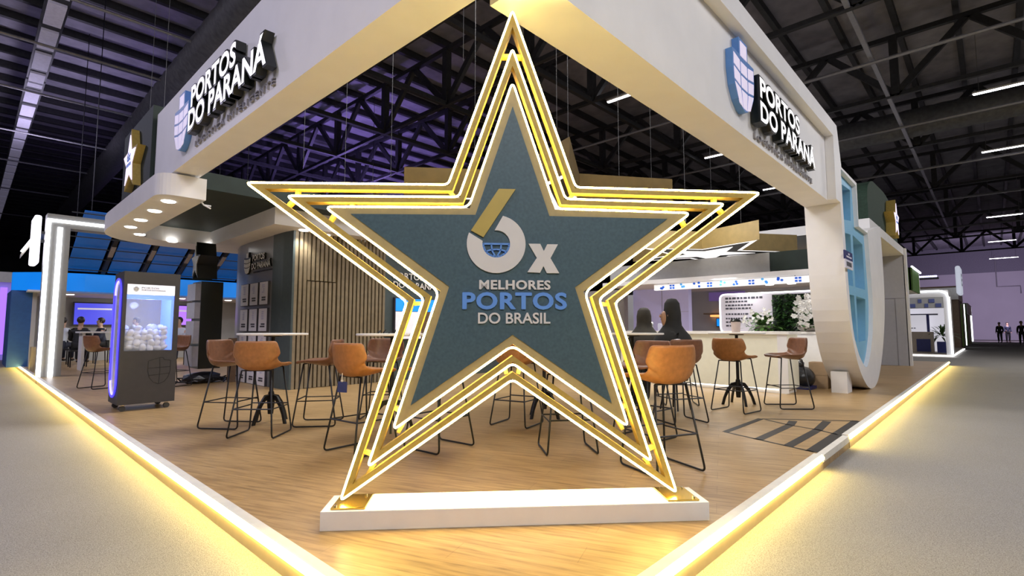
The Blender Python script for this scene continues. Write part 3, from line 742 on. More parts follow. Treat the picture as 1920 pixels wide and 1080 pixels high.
for nm, body, l, wd, z0, z1, m, bold in (('lettering', 'MELHORES', -.232, .428, 1.336, 1.392, art_w, .04), ('lettering', 'PORTOS', -.331, .625, 1.216, 1.317, art_b, .042), ('lettering', 'DO BRASIL', -.24, .435, 1.129, 1.196, art_w, .018)):
    p0 = sc_(l, z0); a = text_bm(body, SP(p0[0], p0[1], K0), SU, ZU, wd * .99, (z1 - z0) * .985, .012, min(bold, .016), 1.08 if bold > .03 else 1.0)
    if bold > .03:
        hh = (z1 - z0)
        for dx, dz in ((.03, 0), (-.03, 0), (.0, .02), (0, -.02)): text_bm(body, SP(p0[0] + dx * hh, p0[1] + dz * hh, K0 - .0005 * (1 + abs(dz) * 30)), SU, ZU, wd * .99, hh * .985, .01, .016, 1.08, b=a)
    letters('letter', a, [m, m], face, SU)

# ------------------------------------------------------------------ pendant stars
def pendant(c, lab):
    t = thing('pendant_star', lab, 'lamp', (c[0], c[1], 2.8))
    R = 1.93; pts = star_pts(R, R * .42, radians(231.8)); C = V((c[0], c[1], 2.8))
    P = lambda q, z=0: C + V((q[0], q[1], z))
    a = B(); a.ring([P(q) for q in pts], [P(q) for q in inset(pts, .02)], (0, 0, .38)); obj('gold_side', a, goldm, t)
    a = B(); a.ring([P(q, .0) for q in inset(pts, .022)], [P(q, .0) for q in inset(pts, .10)], (0, 0, .03)); obj('lit_outline', a, lit_p, t)
    a = B(); a.prism([P(q, .001) for q in inset(pts, .101)], (0, 0, .02)); obj('dark_panel', a, charcoal_d, t)
    a = B(); a.prism([P(q, -.006) for q in inset(pts, .31)], (0, 0, .0065)); obj('lit_panel', a, lit_p, t)
    for k in (0, 4, 6):
        p = P(inset(pts, .2)[k], .1); a = B(); a.tube([(p.x, p.y, 2.86), (p.x, p.y, 8)], .004, 4); obj('hanging_wire', a, duct_m, t)
lit_p = mat('pendant_lit_acrylic', (.95, .95, .95), .4, emit=(1, .97, .95), es=.95, var=0)
pendant((4.42, 3.62), 'star shaped pendant lamp hanging right behind the big star')
pendant((10.35, 3.55), 'star shaped pendant lamp hanging before the serving counter, beside the pillar')

# ------------------------------------------------------------------ bar stools and high tables
def shell(u, v):
    # v 0 front edge of the seat .. 1 top of the back, u -1..1 ; local x forward
    prof = [(.205, .70), (.19, .725), (.10, .715), (-.02, .69), (-.12, .675), (-.19, .69), (-.228, .76), (-.248, .86), (-.262, .975)]
    f = v * (len(prof) - 1); i = min(int(f), len(prof) - 2); k = f - i
    x = prof[i][0] * (1 - k) + prof[i + 1][0] * k; z = prof[i][1] * (1 - k) + prof[i + 1][1] * k
    wd = .205 + .035 * sin(pi * min(1, v * 1.35)) if v < .74 else .24 - .035 * ((v - .74) / .26) ** 2.5
    if v < .1: wd -= .05 * (1 - v / .1)
    curl = abs(u) ** 3
    side = max(0, min(1, (v - .12) / .4)); 
    z += curl * .085 * side * (1 - max(0, (v - .7) / .3))
    x += curl * .085 * max(0, min(1, (v - .5) / .3))
    return V((x, u * wd, z))
def make_stool(lab, m):
    t = thing('bar_stool', lab, 'stool', (0, 0, 0))
    nu, nv = 12, 20
    a = B(); g = [[a.bm.verts.new(shell(-1 + 2 * i / nu, j / nv)) for i in range(nu + 1)] for j in range(nv + 1)]
    for j in range(nv):
        for i in range(nu): a.face([g[j][i], g[j][i + 1], g[j + 1][i + 1], g[j + 1][i]])
    s = obj('seat_shell', a, m, t, world=False, smooth=True)
    md = s.modifiers.new('thick', 'SOLIDIFY'); md.thickness = .024; md.offset = 0
    md = s.modifiers.new('round', 'SUBSURF'); md.levels = 1; md.render_levels = 1
    for sy in (-1, 1):
        a = B(); y0, y1 = sy * .15, sy * .225
        pts = [V((.13, y0, .695)), V((.215, y1, .012)), V((-.255, y1, .012)), V((-.15, y0, .672))]
        rp_ = [pts[0]] + [V(p) for p in round_poly(pts, .045, 4)[5:-5]] + [pts[3]]
        a.tube(rp_, .0085, 8); obj('sled_leg', a, black, t, world=False, smooth=True)
    a = B(); a.tube([(.13, -.15, .695), (.13, .15, .695)], .008, 6); a.tube([(-.15, -.15, .672), (-.15, .15, .672)], .008, 6); obj('seat_frame', a, black, t, world=False)
    f = .60; lf = lambda k, sy: V((.13 + .085 * k, sy * (.15 + .075 * k), .70 - .688 * k)); lb = lambda k, sy: V((-.15 - .105 * k, sy * (.15 + .075 * k), .71 - .698 * k))
    a = B(); a.tube([lf(.58, -1), lf(.58, 1)], .0075, 6); obj('footrest', a, black, t, world=False)
    a = B(); a.tube([lb(.60, -1), lb(.60, 1)], .0075, 6); obj('rear_stretcher', a, black, t, world=False)
    a = B(); a.tube([lf(.60, -1), lb(.60, -1)], .0065, 6); obj('side_stretcher', a, black, t, world=False)
    a = B(); a.tube([lf(.60, 1), lb(.60, 1)], .0065, 6); obj('side_stretcher', a, black, t, world=False)
    return t
GS = 'bar stools on the wooden deck'
st_tan = make_stool('tan bar stool standing left of the star, seen from behind with a tag under it', leather)
st_brn = make_stool('brown bar stool left of the front table, its hollow seat facing right', leather_b)
def place(src, x, y, deg, lab, first=False):
    if first: src.location = (x, y, 0); src.rotation_euler = (0, 0, radians(deg)); src['label'] = lab; src['group'] = GS; return src
    return dup(src, (x, y, 0), radians(deg), lab, GS)
place(st_tan, 1.38, 3.08, 6, 'orange tan bar stool close behind the star on the left, its back to us', True)
place(st_brn, .98, 5.2, -52, 'brown bar stool at the left table, leftmost there, its hollow seat facing right', True)
place(st_tan, 1.02, 4.47, 44, 'tan bar stool with its back to us in front of the left round table')
place(st_brn, 1.70, 4.62, 140, 'brown bar stool right of the left round table, before the slatted wall')
place(st_brn, 2.45, 4.45, 225, 'brown bar stool facing us behind the table seen left of the star waist')
place(st_tan, 1.92, 2.68, 95, 'orange bar stool seen between the gold frames left of the star face')
place(st_tan, 2.68, .84, 66, 'large tan bar stool right of the star, the nearest on that side')
place(st_brn, 3.62, 1.5, 172, 'brown bar stool half hidden by the right gold frames of the star')
place(st_tan, 5.98, 1.42, -8, 'tan bar stool with its back to us at the table before the white counter')
place(st_brn, 6.78, 1.02, 133, 'brown bar stool seen from the side, just left of the white pillar')
place(st_brn, 6.05, 2.25, 215, 'pale brown bar stool facing us, between seated woman and counter table')
place(st_tan, 3.28, 2.92, 15, 'bar stool behind the star whose legs show under its lower notch')
place(st_tan, 2.64, 1.72, 230, 'bar stool behind the star, legs seen under its right lower arm')
place(st_brn, .62, 11.0, 20, 'brown bar stool beside the left side of the charcoal display cabinet')
place(st_brn, 1.62, 10.4, 200, 'brown bar stool just right of the charcoal display cabinet')
place(st_brn, 13.3, 1.3, 200, 'bar stool far off, peeking out right of the shield pillar')
def make_table(lab):
    t = thing('high_table', lab, 'table', (0, 0, 0))
    a = B(); a.lathe([(.375, 1.02), (.39, 1.025), (.39, 1.04), (.385, 1.045)], (0, 0, 0), 48); obj('tabletop', a, table_w, t, world=False)
    a = B(); a.lathe([(.022, .10), (.022, 1.0), (.10, 1.005), (.10, 1.02)], (0, 0, 0), 16); obj('column', a, black, t, world=False)
    for k in range(4):
        an = k * pi / 2 + .35; d = V((cos(an), sin(an), 0)); s = V((-d.y, d.x, 0))
        prof = [(.01, .33), (.10, .31), (.17, .22), (.22, .10), (.25, .0), (.215, .0), (.185, .10), (.14, .19), (.08, .26), (.01, .28)]
        a = B(); a.prism([d * r - s * .012 + V((0, 0, z)) for r, z in prof], s * .024); obj('claw_foot', a, black, t, world=False)
    a = B(); a.lathe([(.03, .10), (.045, .26), (.03, .36)], (0, 0, 0), 12); obj('hub', a, black, t, world=False)
    return t
GT = 'high round tables on the deck'
tb = make_table(''); tb.location = (1.37, 5.12, 0); tb['label'] = 'round white high table on the left, before the grey poster wall'; tb['group'] = GT
for x, y, lab in ((2.10, 3.72, 'round high table seen left of the star waist before the slatted wall'),
                  (3.86, 3.0, 'high table behind the star whose dark feet show under the notch'), (4.62, 2.19, 'round high table right of the star, before the dark robed women'),
                  (6.62, 1.62, 'round high table in front of the white serving counter')):
    dup(tb, (x, y, 0), .3 * x, lab, GT)
# small things on tables and stools
a = B(); p = V((2.0, 3.85, 1.045)); random.seed(3)
for k in range(4): a.tube([p + V((k * .05, -.03 * k, .008)), p + V((k * .05 + .04, -.03 * k + .02, .028 + .01 * (k % 2)))], .009, 6)
tag(obj('keys_and_cable', a, black), 'small dark bundle of cable lying on the table left of the star', 'cable')
t = thing('name_tag', 'blue tag on a white cord hanging from the orange stool left of the star', 'tag', (1.16, 2.96, .56))
p = D(645, 4.42, .62); a = B(); a.tube([(p.x, p.y, .72), (p.x, p.y, .66)], .004, 5); a.ball((p.x, p.y, .655), .012, sub=1); obj('cord', a, white, t)
a = B(); a.prism([V((p.x, p.y, 0)) + _rt * u + ZU * v for u, v in ((-.04, .56), (.04, .555), (.042, .645), (-.034, .65))], _fh * .012); obj('pouch', a, bag_b, t)
# cup on the counter table
p = V((6.72, 1.66, 1.045))
t = thing('drink_cup', 'beige takeaway cup with black lid on the table before the counter', 'cup', p)
a = B(); a.lathe([(.055, 0), (.07, .15), (.07, .155)], p, 20); obj('cup_body', a, mat('beige_cup', (.5, .4, .36), .6), t, smooth=False)
a = B(); a.lathe([(.073, .155), (.073, .17), (.06, .19), (.055, .20)], p, 20); obj('lid', a, blackp, t)

# ------------------------------------------------------------------ charcoal display cabinet on castors
kx0, kx1, ky0, ky1, kz0, kz1 = .27, .92, 7.30, 7.90, .09, 1.87
kt = thing('display_cabinet', 'charcoal display cabinet on castors with blue oval lights and white foam', 'cabinet', ((kx0 + kx1) / 2, (ky0 + ky1) / 2, 0))
wx0, wx1, wz0, wz1 = .31, .86, .80, 1.70
a = B(); a.box((kx0, ky0, kz0), (kx1, ky1, wz0)); a.box((kx0, ky0, wz1), (kx1, ky1, kz1)); a.box((kx0, ky0, wz0), (wx0, ky1, wz1)); a.box((wx1, ky0, wz0), (kx1, ky1, wz1))
obj('cabinet_body', a, charcoal, kt)
a = B(); a.box((wx0, ky0 + .004, wz0), (wx1, ky0 + .010, 1.56)); obj('front_pane', a, glass, kt)
a = B(); a.box((wx0, ky1 - .012, wz0), (wx1, ky1 - .006, 1.56)); obj('rear_pane', a, glass, kt)
a = B(); a.box((wx0, ky0 + .002, 1.56), (wx1, ky0 + .014, wz1)); hd = obj('lit_header', a, mat('lit_header_panel', (.8, .8, .85), .4, emit=(.9, .9, 1), es=.55, var=0), kt)
for z, hh in ((1.645, .02), (1.615, .022)):
    a = text_bm('PORTOS DO PARANÁ' if z < 1.63 else 'PORTOS', V((.47, ky0 - .001, z)), (1, 0, 0), (0, 0, 1), .28 if z < 1.63 else .2, hh, .002, .01); obj('lettering', a, [ink, ink], hd)
emblem('shield_emblem', hd, V((.41, ky0 + .002, 1.635)), (1, 0, 0), .06, .07, .003, ink, white, None)
a = B(); a.box((wx1 - .03, ky0 + .03, wz0), (wx1, ky1 - .03, 1.56)); a.box((wx0, ky0 + .03, 1.5), (wx1, ky0 + .06, 1.56)); obj('blue_light_bar', a, mat('blue_glow_bar', (.1, .2, .9), .4, emit=(.1, .25, 1), es=1.6, var=0), kt)
# printed dark shield at the lower right
pr = B(); shp = [(-.5, .38), (-.5, 0), (-.42, -.25), (-.25, -.42), (0, -.5), (.25, -.42), (.42, -.25), (.5, 0), (.5, .38), (.2, .42), (.15, .5), (0, .5)]
def kstroke(pts, wd=.009):
    for p, q in zip(pts, pts[1:]):
        p, q = V(p), V(q); d = (q - p).normalized(); n = V((-d.y, d.x)) * wd / 2
        pr.prism([V((.72 + u * 1.0, ky0 - .001, .52 + v)) for u, v in (p - n, q - n, q + n, p + n)], (0, .002, 0))
S_ = [(u * .26, v * .36) for u, v in shp]
kstroke(S_ + [S_[0]]); kstroke([(.0, .18), (.01, 0), (.0, -.18)]); kstroke([(-.13, .04), (.13, .05)]); kstroke([(-.12, -.06), (.12, -.04)])
obj('printed_shield', pr, charcoal_d, kt)
def oval(cx_, cz_, rw, rh, n=48):
    s = rh - rw; return [(cx_ + rw * cos(2 * pi * k / n), cz_ + (s if sin(2 * pi * k / n) >= 0 else -s) + rw * sin(2 * pi * k / n)) for k in range(n)]
yc = (ky0 + ky1) / 2
a = B(); a.prism([V((kx0 - .004, y, z)) for y, z in oval(yc, .98, .185, .77)], (.003, 0, 0)); ov = obj('oval_mirror', a, mirror_m, kt)
a = B(); a.tube([V((kx0 - .012, y, z)) for y, z in oval(yc, .98, .215, .80, 60)], .012, 6, closed=True); obj('outer_light_ring', a, blue_led, ov)
a = B()
for y, z in oval(yc, .98, .185, .77, 90): a.ball((kx0 - .01, y, z), .009, sub=1)
obj('light_dots', a, mat('pale_blue_led', (.3, .3, 1), .4, emit=(.25, .22, 1), es=3, var=0), ov)
for sx, sy in ((kx0 + .07, ky0 + .07), (kx1 - .08, ky0 + .07), (kx0 + .07, ky1 - .07), (kx1 - .08, ky1 - .07)):
    a = B(); a.box((sx - .02, sy - .015, .05), (sx + .02, sy + .015, .09)); ca = obj('castor', a, chrome, kt)
    a = B(); a.prism([V((sx + .036 * cos(2 * pi * k / 16), sy - .02, .036 + .036 * sin(2 * pi * k / 16))) for k in range(16)], (0, .016, 0)); a.prism([V((sx + .036 * cos(2 * pi * k / 16), sy + .006, .036 + .036 * sin(2 * pi * k / 16))) for k in range(16)], (0, .016, 0)); obj('wheel', a, rubber, ca)
# foam pieces
random.seed(11); protos = []
for k in range(4):
    a = B(); a.ball((0, 0, 0), .05, (1.25, .9, .75), 2, .05, Matrix.Rotation(k * .8, 3, 'Y')); o = obj('foam_piece', a, foam, world=False, smooth=True)
    tag(o, 'white foam piece in the pile behind the cabinet glass', 'foam piece', 'foam pieces in the display cabinet'); protos.append(o)
k = 0
for lay in range(5):
    for ix in range(6):
        for iy in range(3):
            if lay == 4 and random.random() < .45: continue
            o = protos[k] if k < 4 else protos[k % 4].copy()
            if k >= 4: col.objects.link(o)
            o.location = (wx0 + .065 + ix * .078 + random.uniform(-.012, .012), ky0 + .075 + iy * .15 + random.uniform(-.02, .02), wz0 + .042 + lay * .066 + random.uniform(-.008, .008))
            o.rotation_euler = (random.uniform(-.6, .6), random.uniform(-.6, .6), random.uniform(0, 6)); k += 1
lamp('cabinet_light', 'POINT', (.59, 7.42, 1.45), (.59, 7.42, 0), 9, (.42, .52, 1), .05)

# dark star topped tower
tw = thing('star_tower', 'slim dark tower with display boxes and a silver star on top', 'display', (2.2, 11.0, 0))
def TB(px, py): return X(px, py, 2.05)
a = B(); a.box((2.05, 10.4, .3), (2.45, 10.97, 2.05)); obj('tower_body', a, blackp, tw)
for z0, z1 in ((.35, .75), (.80, 1.25), (1.3, 1.62), (1.66, 2.0)):
    a = B(); a.box((1.95, 10.42, z0), (2.05, 10.95, z1)); obj('display_box', a, mat('grey_display_box', (.34, .34, .40), .4), tw)
pts = star_pts(.42, .19, pi / 2)
a = B(); a.prism([V((2.0, 10.68 - u * .7, 2.45 + v)) for u, v in pts], (.36, 0, 0)); sb = obj('star_block', a, blackp, tw)
a = B(); a.prism([V((1.985, 10.68 - u * .7, 2.45 + v)) for u, v in inset(pts, .03)], (.012, 0, 0)); obj('silver_star_face', a, mat('silver_star', (.62, .60, .55), .25, .7), sb)
a = B()
random.seed(5)
for k in range(14):
    p = V((1.9 + random.random() * .7, 10.35 + random.random() * .6, .03)); pts = [p]
    for j in range(8): p = p + V((random.uniform(-.16, .16), random.uniform(-.16, .16), 0)); p.z = .02 + .09 * random.random(); pts.append(p)
    a.tube(pts, .016, 6)
a.ball((2.2, 10.7, .1), .28, (1.3, 1, .45), 2, .25)
tag(obj('cable_heap', a, bag_k), 'heap of black cables and sheeting at the foot of the dark tower', 'cables')
a = B(); a.box((2.62, 10.35, 0), (2.74, 10.5, .9)); tag(obj('wooden_post', a, brown_w), 'short brown wooden post between the dark tower and the grey wall', 'post')

# ------------------------------------------------------------------ serving counter and bar
t = thing('serving_counter', 'white serving counter lit from below behind the right table', 'counter', (8.6, 3, 0))
a = B(); a.box((8.32, 1.40, .08), (8.95, 4.6, 1.0)); obj('counter_body', a, counter_m, t)
a = B(); a.box((8.28, 1.36, 1.0), (9.0, 4.65, 1.05)); obj('worktop', a, table_w, t)
a = B(); a.box((8.36, 1.44, 0), (8.9, 4.55, .08)); obj('plinth', a, offwhite, t)
a = B(); a.box((8.325, 1.42, .065), (8.355, 4.55, .078)); obj('light_strip', a, cool_led, t)
a = B(); a.box((8.30, 1.40, .02), (8.32, 1.55, 1.0)); obj('end_panel', a, whitep, t)
t = thing('back_cabinet', 'white cabinet with doors under the flowers beside the pillar', 'cabinet', (10.4, 1.9, 0))
a = B(); a.box((10.0, 1.2, 0), (10.6, 2.9, 1.0)); obj('cabinet_body', a, whitep, t)
a = B(); a.box((9.97, 1.17, 1.0), (10.62, 2.93, 1.04)); obj('worktop', a, table_w, t)
for k in range(3):
    a = B(); a.box((9.98, 1.23 + k * .55, .08), (10.0, 1.75 + k * .55, .97)); dr = obj('door', a, white, t)
    a = B(); a.box((9.955, 1.26 + k * .55, .7), (9.98, 1.28 + k * .55, .85)); obj('handle', a, black, dr)
# light bar with blue icons
t = thing('icon_light_bar', 'glowing white bar with small blue icons above the counter', 'sign', (10.5, 3.3, 2.04))
a = B(); a.box((10.5, 1.5, 2.04), (10.62, 4.95, 2.175)); obj('bar_body', a, lit_white, t)
rr = random.Random(4)
for k in range(11):
    y = 4.78 - k * .305; a = B()
    if k % 3 == 1:
        for sy, sz in ((-1, -1), (1, -1), (-1, 1), (1, 1)): a.box((10.485, y + sy * .035 - .025, 2.107 + sz * .03 - .02), (10.5, y + sy * .035 + .025, 2.107 + sz * .03 + .02))
    else:
        for j in range(3): yy = y + rr.uniform(-.09, .09); zz = rr.uniform(2.07, 2.17); a.prism([V((10.485, yy + .03 * cos(q * pi / 4), zz + .028 * sin(q * pi / 4))) for q in range(8)], (.015, 0, 0))
    obj('blue_icon', a, mat('icon_blue', (.02, .12, .6), .4, emit=(.02, .15, .7), es=.3, var=0) if k % 3 != 2 else mat('icon_sky_blue', (.1, .4, .8), .4, emit=(.1, .4, .8), es=.4, var=0), t)
for y in (1.8, 4.6):
    a = B(); a.tube([(10.55, y, 2.17), (10.55, y, 2.21)], .01, 5); obj('hanger', a, pipe_m, t)
# bulkhead over the bar
b = B(); b.box((10.8, 2.35, 2.3), (14.2, 6.4, 2.76)); struct('trim_bulkhead', b, mat('grey_bulkhead', (.34, .335, .33), .6, var=.04))
b = B(); b.box((10.8, 1.1, 2.3), (14.2, 2.34, 2.76)); struct('trim_bulkhead_green', b, green_d)
b = B(); b.box((10.42, 1.1, 2.2), (14.2, 6.4, 2.3)); struct('trim_bulkhead_soffit', b, whitep)
b = B(); b.box((13.8, 1.1, 0), (14.0, 8.6, 2.2)); struct('wall_bar_back', b, grey_in)
b = B(); b.box((12.0, 4.75, 0), (12.2, 6.4, 2.2)); struct('wall_bar_lilac', b, lilac_wall)
b = B(); b.box((11.99, 5.5, 0), (12.0, 5.51, 2.2)); b.box((11.99, 4.75, 1.55), (12.0, 5.5, 1.556)); struct('trim_panel_joint', b, grey_l)
b = B(); b.box((11.5, 6.4, 0), (11.7, 9.0, 2.2)); struct('wall_bar_side', b, mat('taupe_wall', (.27, .25, .24), .6))
for k, y in enumerate((1.6, 2.1, 2.6)):
    a = B(); a.lathe([(.09, 0), (.10, .012)], (12.6, y + .3, 2.186), 16)
    tag(obj('round_downlight', a, down_led), 'small bright downlight over the bar flowers', 'lamp', 'bar downlights')
lamp('bar_light', 'AREA', (11.2, 3.2, 2.15), (11, 3.2, 0), 35, (1, .97, .95), .5, 3)
lamp('bar_light', 'AREA', (8.0, 3.0, 3.4), (8.2, 3.0, 0), 60, (1, .96, .92), .8, 2)
# menu board
t = thing('menu_board', 'white menu board with glowing rounded border behind the counter', 'sign', (12, 2.9, 1.0))
prof = [V((12.0, p[0], p[1])) for p in round_poly([(1.6, 1.0, 0), (3.92, 1.0, 0), (3.92, 1.96, 0), (1.6, 1.96, 0)], .14, 5)]
a = B(); a.prism(prof, (.06, 0, 0)); obj('board', a, mat('menu_board_face', (.6, .58, .66), .4, emit=(.86, .84, .95), es=.12, var=0), t)
a = B(); a.tube(prof, .018, 6, closed=True); obj('glowing_border', a, cool_led, t)
for y in (1.9, 3.6):
    a = B(); a.box((12.03, y, 0), (12.08, y + .05, 1.02)); obj('leg', a, white, t)
a = B(); y = 3.78
for ww in (.07, .05, .09, .06, .05, .08, .05, .09, .05, .07): a.box((11.992, y - ww, 1.83), (11.998, y, 1.88)); y -= ww + .025
obj('heading', a, ink, t)
for r, (z, wd) in enumerate(((1.75, .5), (1.66, .62), (1.58, .6), (1.44, .5), (1.33, .62), (1.24, .45), (1.15, .3))):
    a = B(); rr = random.Random(r); y = 3.78
    while y > 3.78 - wd: ww = rr.uniform(.03, .08); a.box((11.992, y - ww, z), (11.998, y, z + .04)); y -= ww + .02
    obj('menu_line', a, ink, t)
# kitchen shelf behind
b = B(); b.box((13.3, 3.9, 1.5), (13.7, 4.9, 1.54)); tag(obj('wall_shelf', b, brown_w), 'brown shelf at the back of the bar between lilac panel and menu', 'shelf')
b = B(); b.box((13.72, 3.9, 1.9), (13.8, 4.9, 2.15)); tag(obj('violet_panel', b, mat('violet_panel', (.2, .12, .4), .5, emit=(.3, .2, .6), es=.15, var=0)), 'violet panel high on the back wall of the bar', 'panel')
b = B(); b.box((13.66, 3.95, 1.44), (13.78, 4.85, 1.49)); tag(obj('shelf_light', b, mat('amber_light', (1, .5, .2), .4, emit=(1, .42, .12), es=1.5, var=0)), 'amber strip of light under the back shelf of the bar', 'lamp')
t = thing('bar_screen', 'small blue picture screen on the back wall of the bar', 'screen', (13.7, 4.3, 1.15)); b = B(); b.box((13.7, 4.02, 1.15), (13.8, 4.7, 1.4)); obj('screen_case', b, ink, t); b = B(); b.box((13.69, 4.04, 1.17), (13.7, 4.68, 1.38)); obj('screen_face', b, screen_c, t)
# jars and cups on the counter
for k, (y, r, h, m, nm, lab) in enumerate(((4.3, .07, .10, white, 'white_bowl', 'wide white bowl on the serving counter nearest the women'), (4.05, .045, .19, chrome, 'steel_pitcher', 'steel pitcher on the serving counter beside the white bowl'),
                            (3.85, .05, .16, glass, 'glass_jar', 'clear glass jar on the serving counter before the menu board'), (3.62, .035, .22, mat('amber_bottle', (.3, .2, .06), .2), 'bottle', 'amber bottle on the serving counter before the menu board'), (3.45, .05, .09, paper, 'paper_cup', 'short white cup on the serving counter beside the bottle'))):
    a = B(); a.lathe([(r * .75, 0), (r, h * .3), (r, h * .75), (r * .8, h)], (8.62, y, 1.05), 16); tag(obj(nm, a, m, smooth=True), lab, 'tableware')
# flowers
def leaf_blade(a, base, dir_, L, wd, droop):
    d = V(dir_).normalized(); s = d.cross(ZU); s = s.normalized() if s.length > .01 else V((1, 0, 0)); prev = None
    for k in range(5):
        f = k / 4; p = V(base) + d * (L * f) + ZU * (-droop * f * f); w_ = wd * sin(pi * min(.98, .12 + f * .86))
        cur = [a.bm.verts.new(p - s * w_), a.bm.verts.new(p + ZU * .008 * w_ * 10), a.bm.verts.new(p + s * w_)]
        if prev: a.face([prev[0], prev[1], cur[1], cur[0]]); a.face([prev[1], prev[2], cur[2], cur[1]])
        prev = cur
def foliage(c, R, n, L, wd, seed, squash=1.):
    rr = random.Random(seed); a = B(); c = V(c)
    for _ in range(n):
        th = rr.uniform(0, 2 * pi); el = rr.uniform(-.1, 1.3); rad = R * rr.uniform(.1, .8)
        d = V((cos(th) * cos(el), sin(th) * cos(el), sin(el) * squash + .05)); leaf_blade(a, c + d * rad, d + V((rr.uniform(-.5, .5), rr.uniform(-.5, .5), rr.uniform(-.4, .4))), L * rr.uniform(.6, 1.2), wd * rr.uniform(.7, 1.2), L * .35)
    return a
def blossoms(pts, r, seed):
    rr = random.Random(seed); a = B()
    for p in pts:
        n = V((-1, -.6 + rr.uniform(-.4, .4), rr.uniform(-.3, .3))).normalized(); u = n.cross(ZU).normalized(); v = u.cross(n)
        for k in range(5):
            an = 2 * pi * k / 5 + rr.uniform(-.2, .2); d = u * cos(an) + v * sin(an); s = n.cross(d)
            b0 = V(p); a.poly([b0, b0 + d * r * .6 + s * r * .45 + n * .012, b0 + d * r * 1.1 + n * .004, b0 + d * r * .6 - s * r * .45 + n * .012])
    return a
t = thing('green_bush_plant', 'bushy green plant with small white flowers on the back cabinet', 'plant', (10.25, 2.35, 1.04))
a = foliage((10.25, 2.35, 1.08), .42, 320, .16, .035, 2, .9); obj('foliage', a, leaf, t)
rr = random.Random(8); a = blossoms([(10.0 - rr.random() * .1, 2.1 + rr.random() * .6, 1.2 + rr.random() * .3) for _ in range(26)], .035, 3); obj('blossoms', a, petal, t)
a = B(); a.lathe([(.14, 0), (.18, .12), (.17, .13)], (10.25, 2.35, 1.04), 18); obj('pot', a, stone, t)
t = thing('green_wall_planter', 'upright dark leafy planter behind the white orchids', 'plant', (10.65, 1.95, 0))
rr = random.Random(12); a = B()
for _ in range(420): leaf_blade(a, (10.60 + rr.uniform(-.03, .04), rr.uniform(1.45, 2.25), rr.uniform(1.08, 1.82)), (-1, rr.uniform(-.8, .8), rr.uniform(-.2, .8)), rr.uniform(.07, .13), .028, .05)
obj('foliage', a, leaf_d, t); a = B(); a.box((10.62, 1.42, 0), (10.7, 2.28, 1.82)); obj('planter_box', a, green_d, t)
t = thing('orchid_pot', 'white orchids cascading from a grey stone bowl beside the pillar', 'plant', (10.15, 1.5, 1.04))
a = B(); a.lathe([(.12, 0), (.19, .06), (.2, .12), (.17, .13)], (10.15, 1.5, 1.04), 20); obj('bowl', a, stone, t, smooth=True)
a = foliage((10.15, 1.5, 1.15), .2, 60, .2, .05, 21, .6); obj('foliage', a, leaf_d, t)
rr = random.Random(9); pts = []; a = B()
for k in range(9):
    an = rr.uniform(0, 2 * pi); rad = .12 + .16 * rr.random(); top = 1.60 + .22 * rr.random(); q = []
    for j in range(9):
        f = j / 8; x = 10.12 + cos(an) * rad * f * 1.2; y = 1.52 + sin(an) * rad * f * 1.3; z = 1.15 + (top - 1.15) * sin(min(1, f * 1.25) * pi / 2) - max(0, f - .6) * 1.1
        q.append((x, y, z))
        if f > .45: pts += [(x - .02 + rr.uniform(-.03, .03), y + rr.uniform(-.03, .03), z + rr.uniform(-.03, .03)) for _ in range(3)]
    a.tube(q, .005, 5)
obj('stems', a, leaf, t); a = blossoms(pts, .05, 6); obj('blossoms', a, petal, t)
# rubbish and boxes
t = thing('rubbish_bag', 'black tied rubbish bag and crate beside the counter end', 'bag', (9.75, 1.6, 0)); a = B(); a.ball((9.5, 1.5, .2), .22, (1.0, 1.0, .95), 3, .08); a.ball((9.5, 1.5, .44), .06, (1, 1, 1.2), 2, .3)
obj('bag_body', a, bag_k, t, smooth=True)
a = B(); a.box((9.28, 1.66, 0), (9.30, 1.7, .42)); a.box((9.28, 1.3, 0), (9.7, 1.7, .05)); tag(obj('blue_crate', a, navy_p), 'navy tray standing under the black bag by the counter', 'crate')
for z, lab in ((0, 'lower brown cardboard box beside the shield pillar'), (.24, 'upper brown cardboard box beside the shield pillar')):
    a = B(); a.box((9.7, 1.12, z), (10.0, 1.42, z + .235)); tag(obj('cardboard_box', a, cardboard), lab, 'box', 'cardboard boxes')
# right end of the stand
t = thing('side_portal', 'white portal box with ceiling lights right of the shield', 'portal', (15.3, 2, 0))
a = B(); a.prism([(12.3, .72, 3.30), (18.1, .72, 3.30), (18.1, 3.2, 3.30), (12.3, 3.2, 3.30)], (0, 0, .22)); obj('portal_roof', a, whitep, t)
a = B(); a.box((18.0, .72, 0), (18.2, 3.4, 3.30)); obj('portal_wall', a, mat('cool_grey_panel', (.46, .46, .49), .55, var=.03), t)
a = B(); a.box((18.0, .66, 0), (18.22, .74, 3.50)); obj('portal_edge', a, whitep, t)
a = B(); a.box((17.985, .74, 2.0), (18.0, 3.2, 2.012)); a.box((17.985, .98, 0), (18.0, .99, 2.0)); obj('panel_joint', a, grey_l, t)
for p in ((14.5, 1.6), (15.6, 1.5)):
    a = B(); a.lathe([(.16, 0), (.18, .02)], (p[0], p[1], 3.275), 18); obj('downlight', a, down_led, t)
t = thing('round_topped_backdrop', 'round topped dark green panel with a gold star above the white portal', 'panel', (13.9, 1, 3.52))
pr_ = [(p.x, p.y) for p in round_poly([V((13.5, 3.53, 0)), V((13.45, 4.5, 0)), V((14.2, 4.82, 0)), V((16.4, 4.90, 0)), V((17.6, 4.75, 0)), V((18.5, 4.1, 0)), V((18.6, 3.53, 0))], .8, 5, skip=(0, 6))]
a = B(); a.prism([V((x, .9, z)) for x, z in pr_], (0, .55, 0)); obj('panel_body', a, mat('green_felt_panel', (.022, .05, .032), .8, var=.2, scale=20), t)
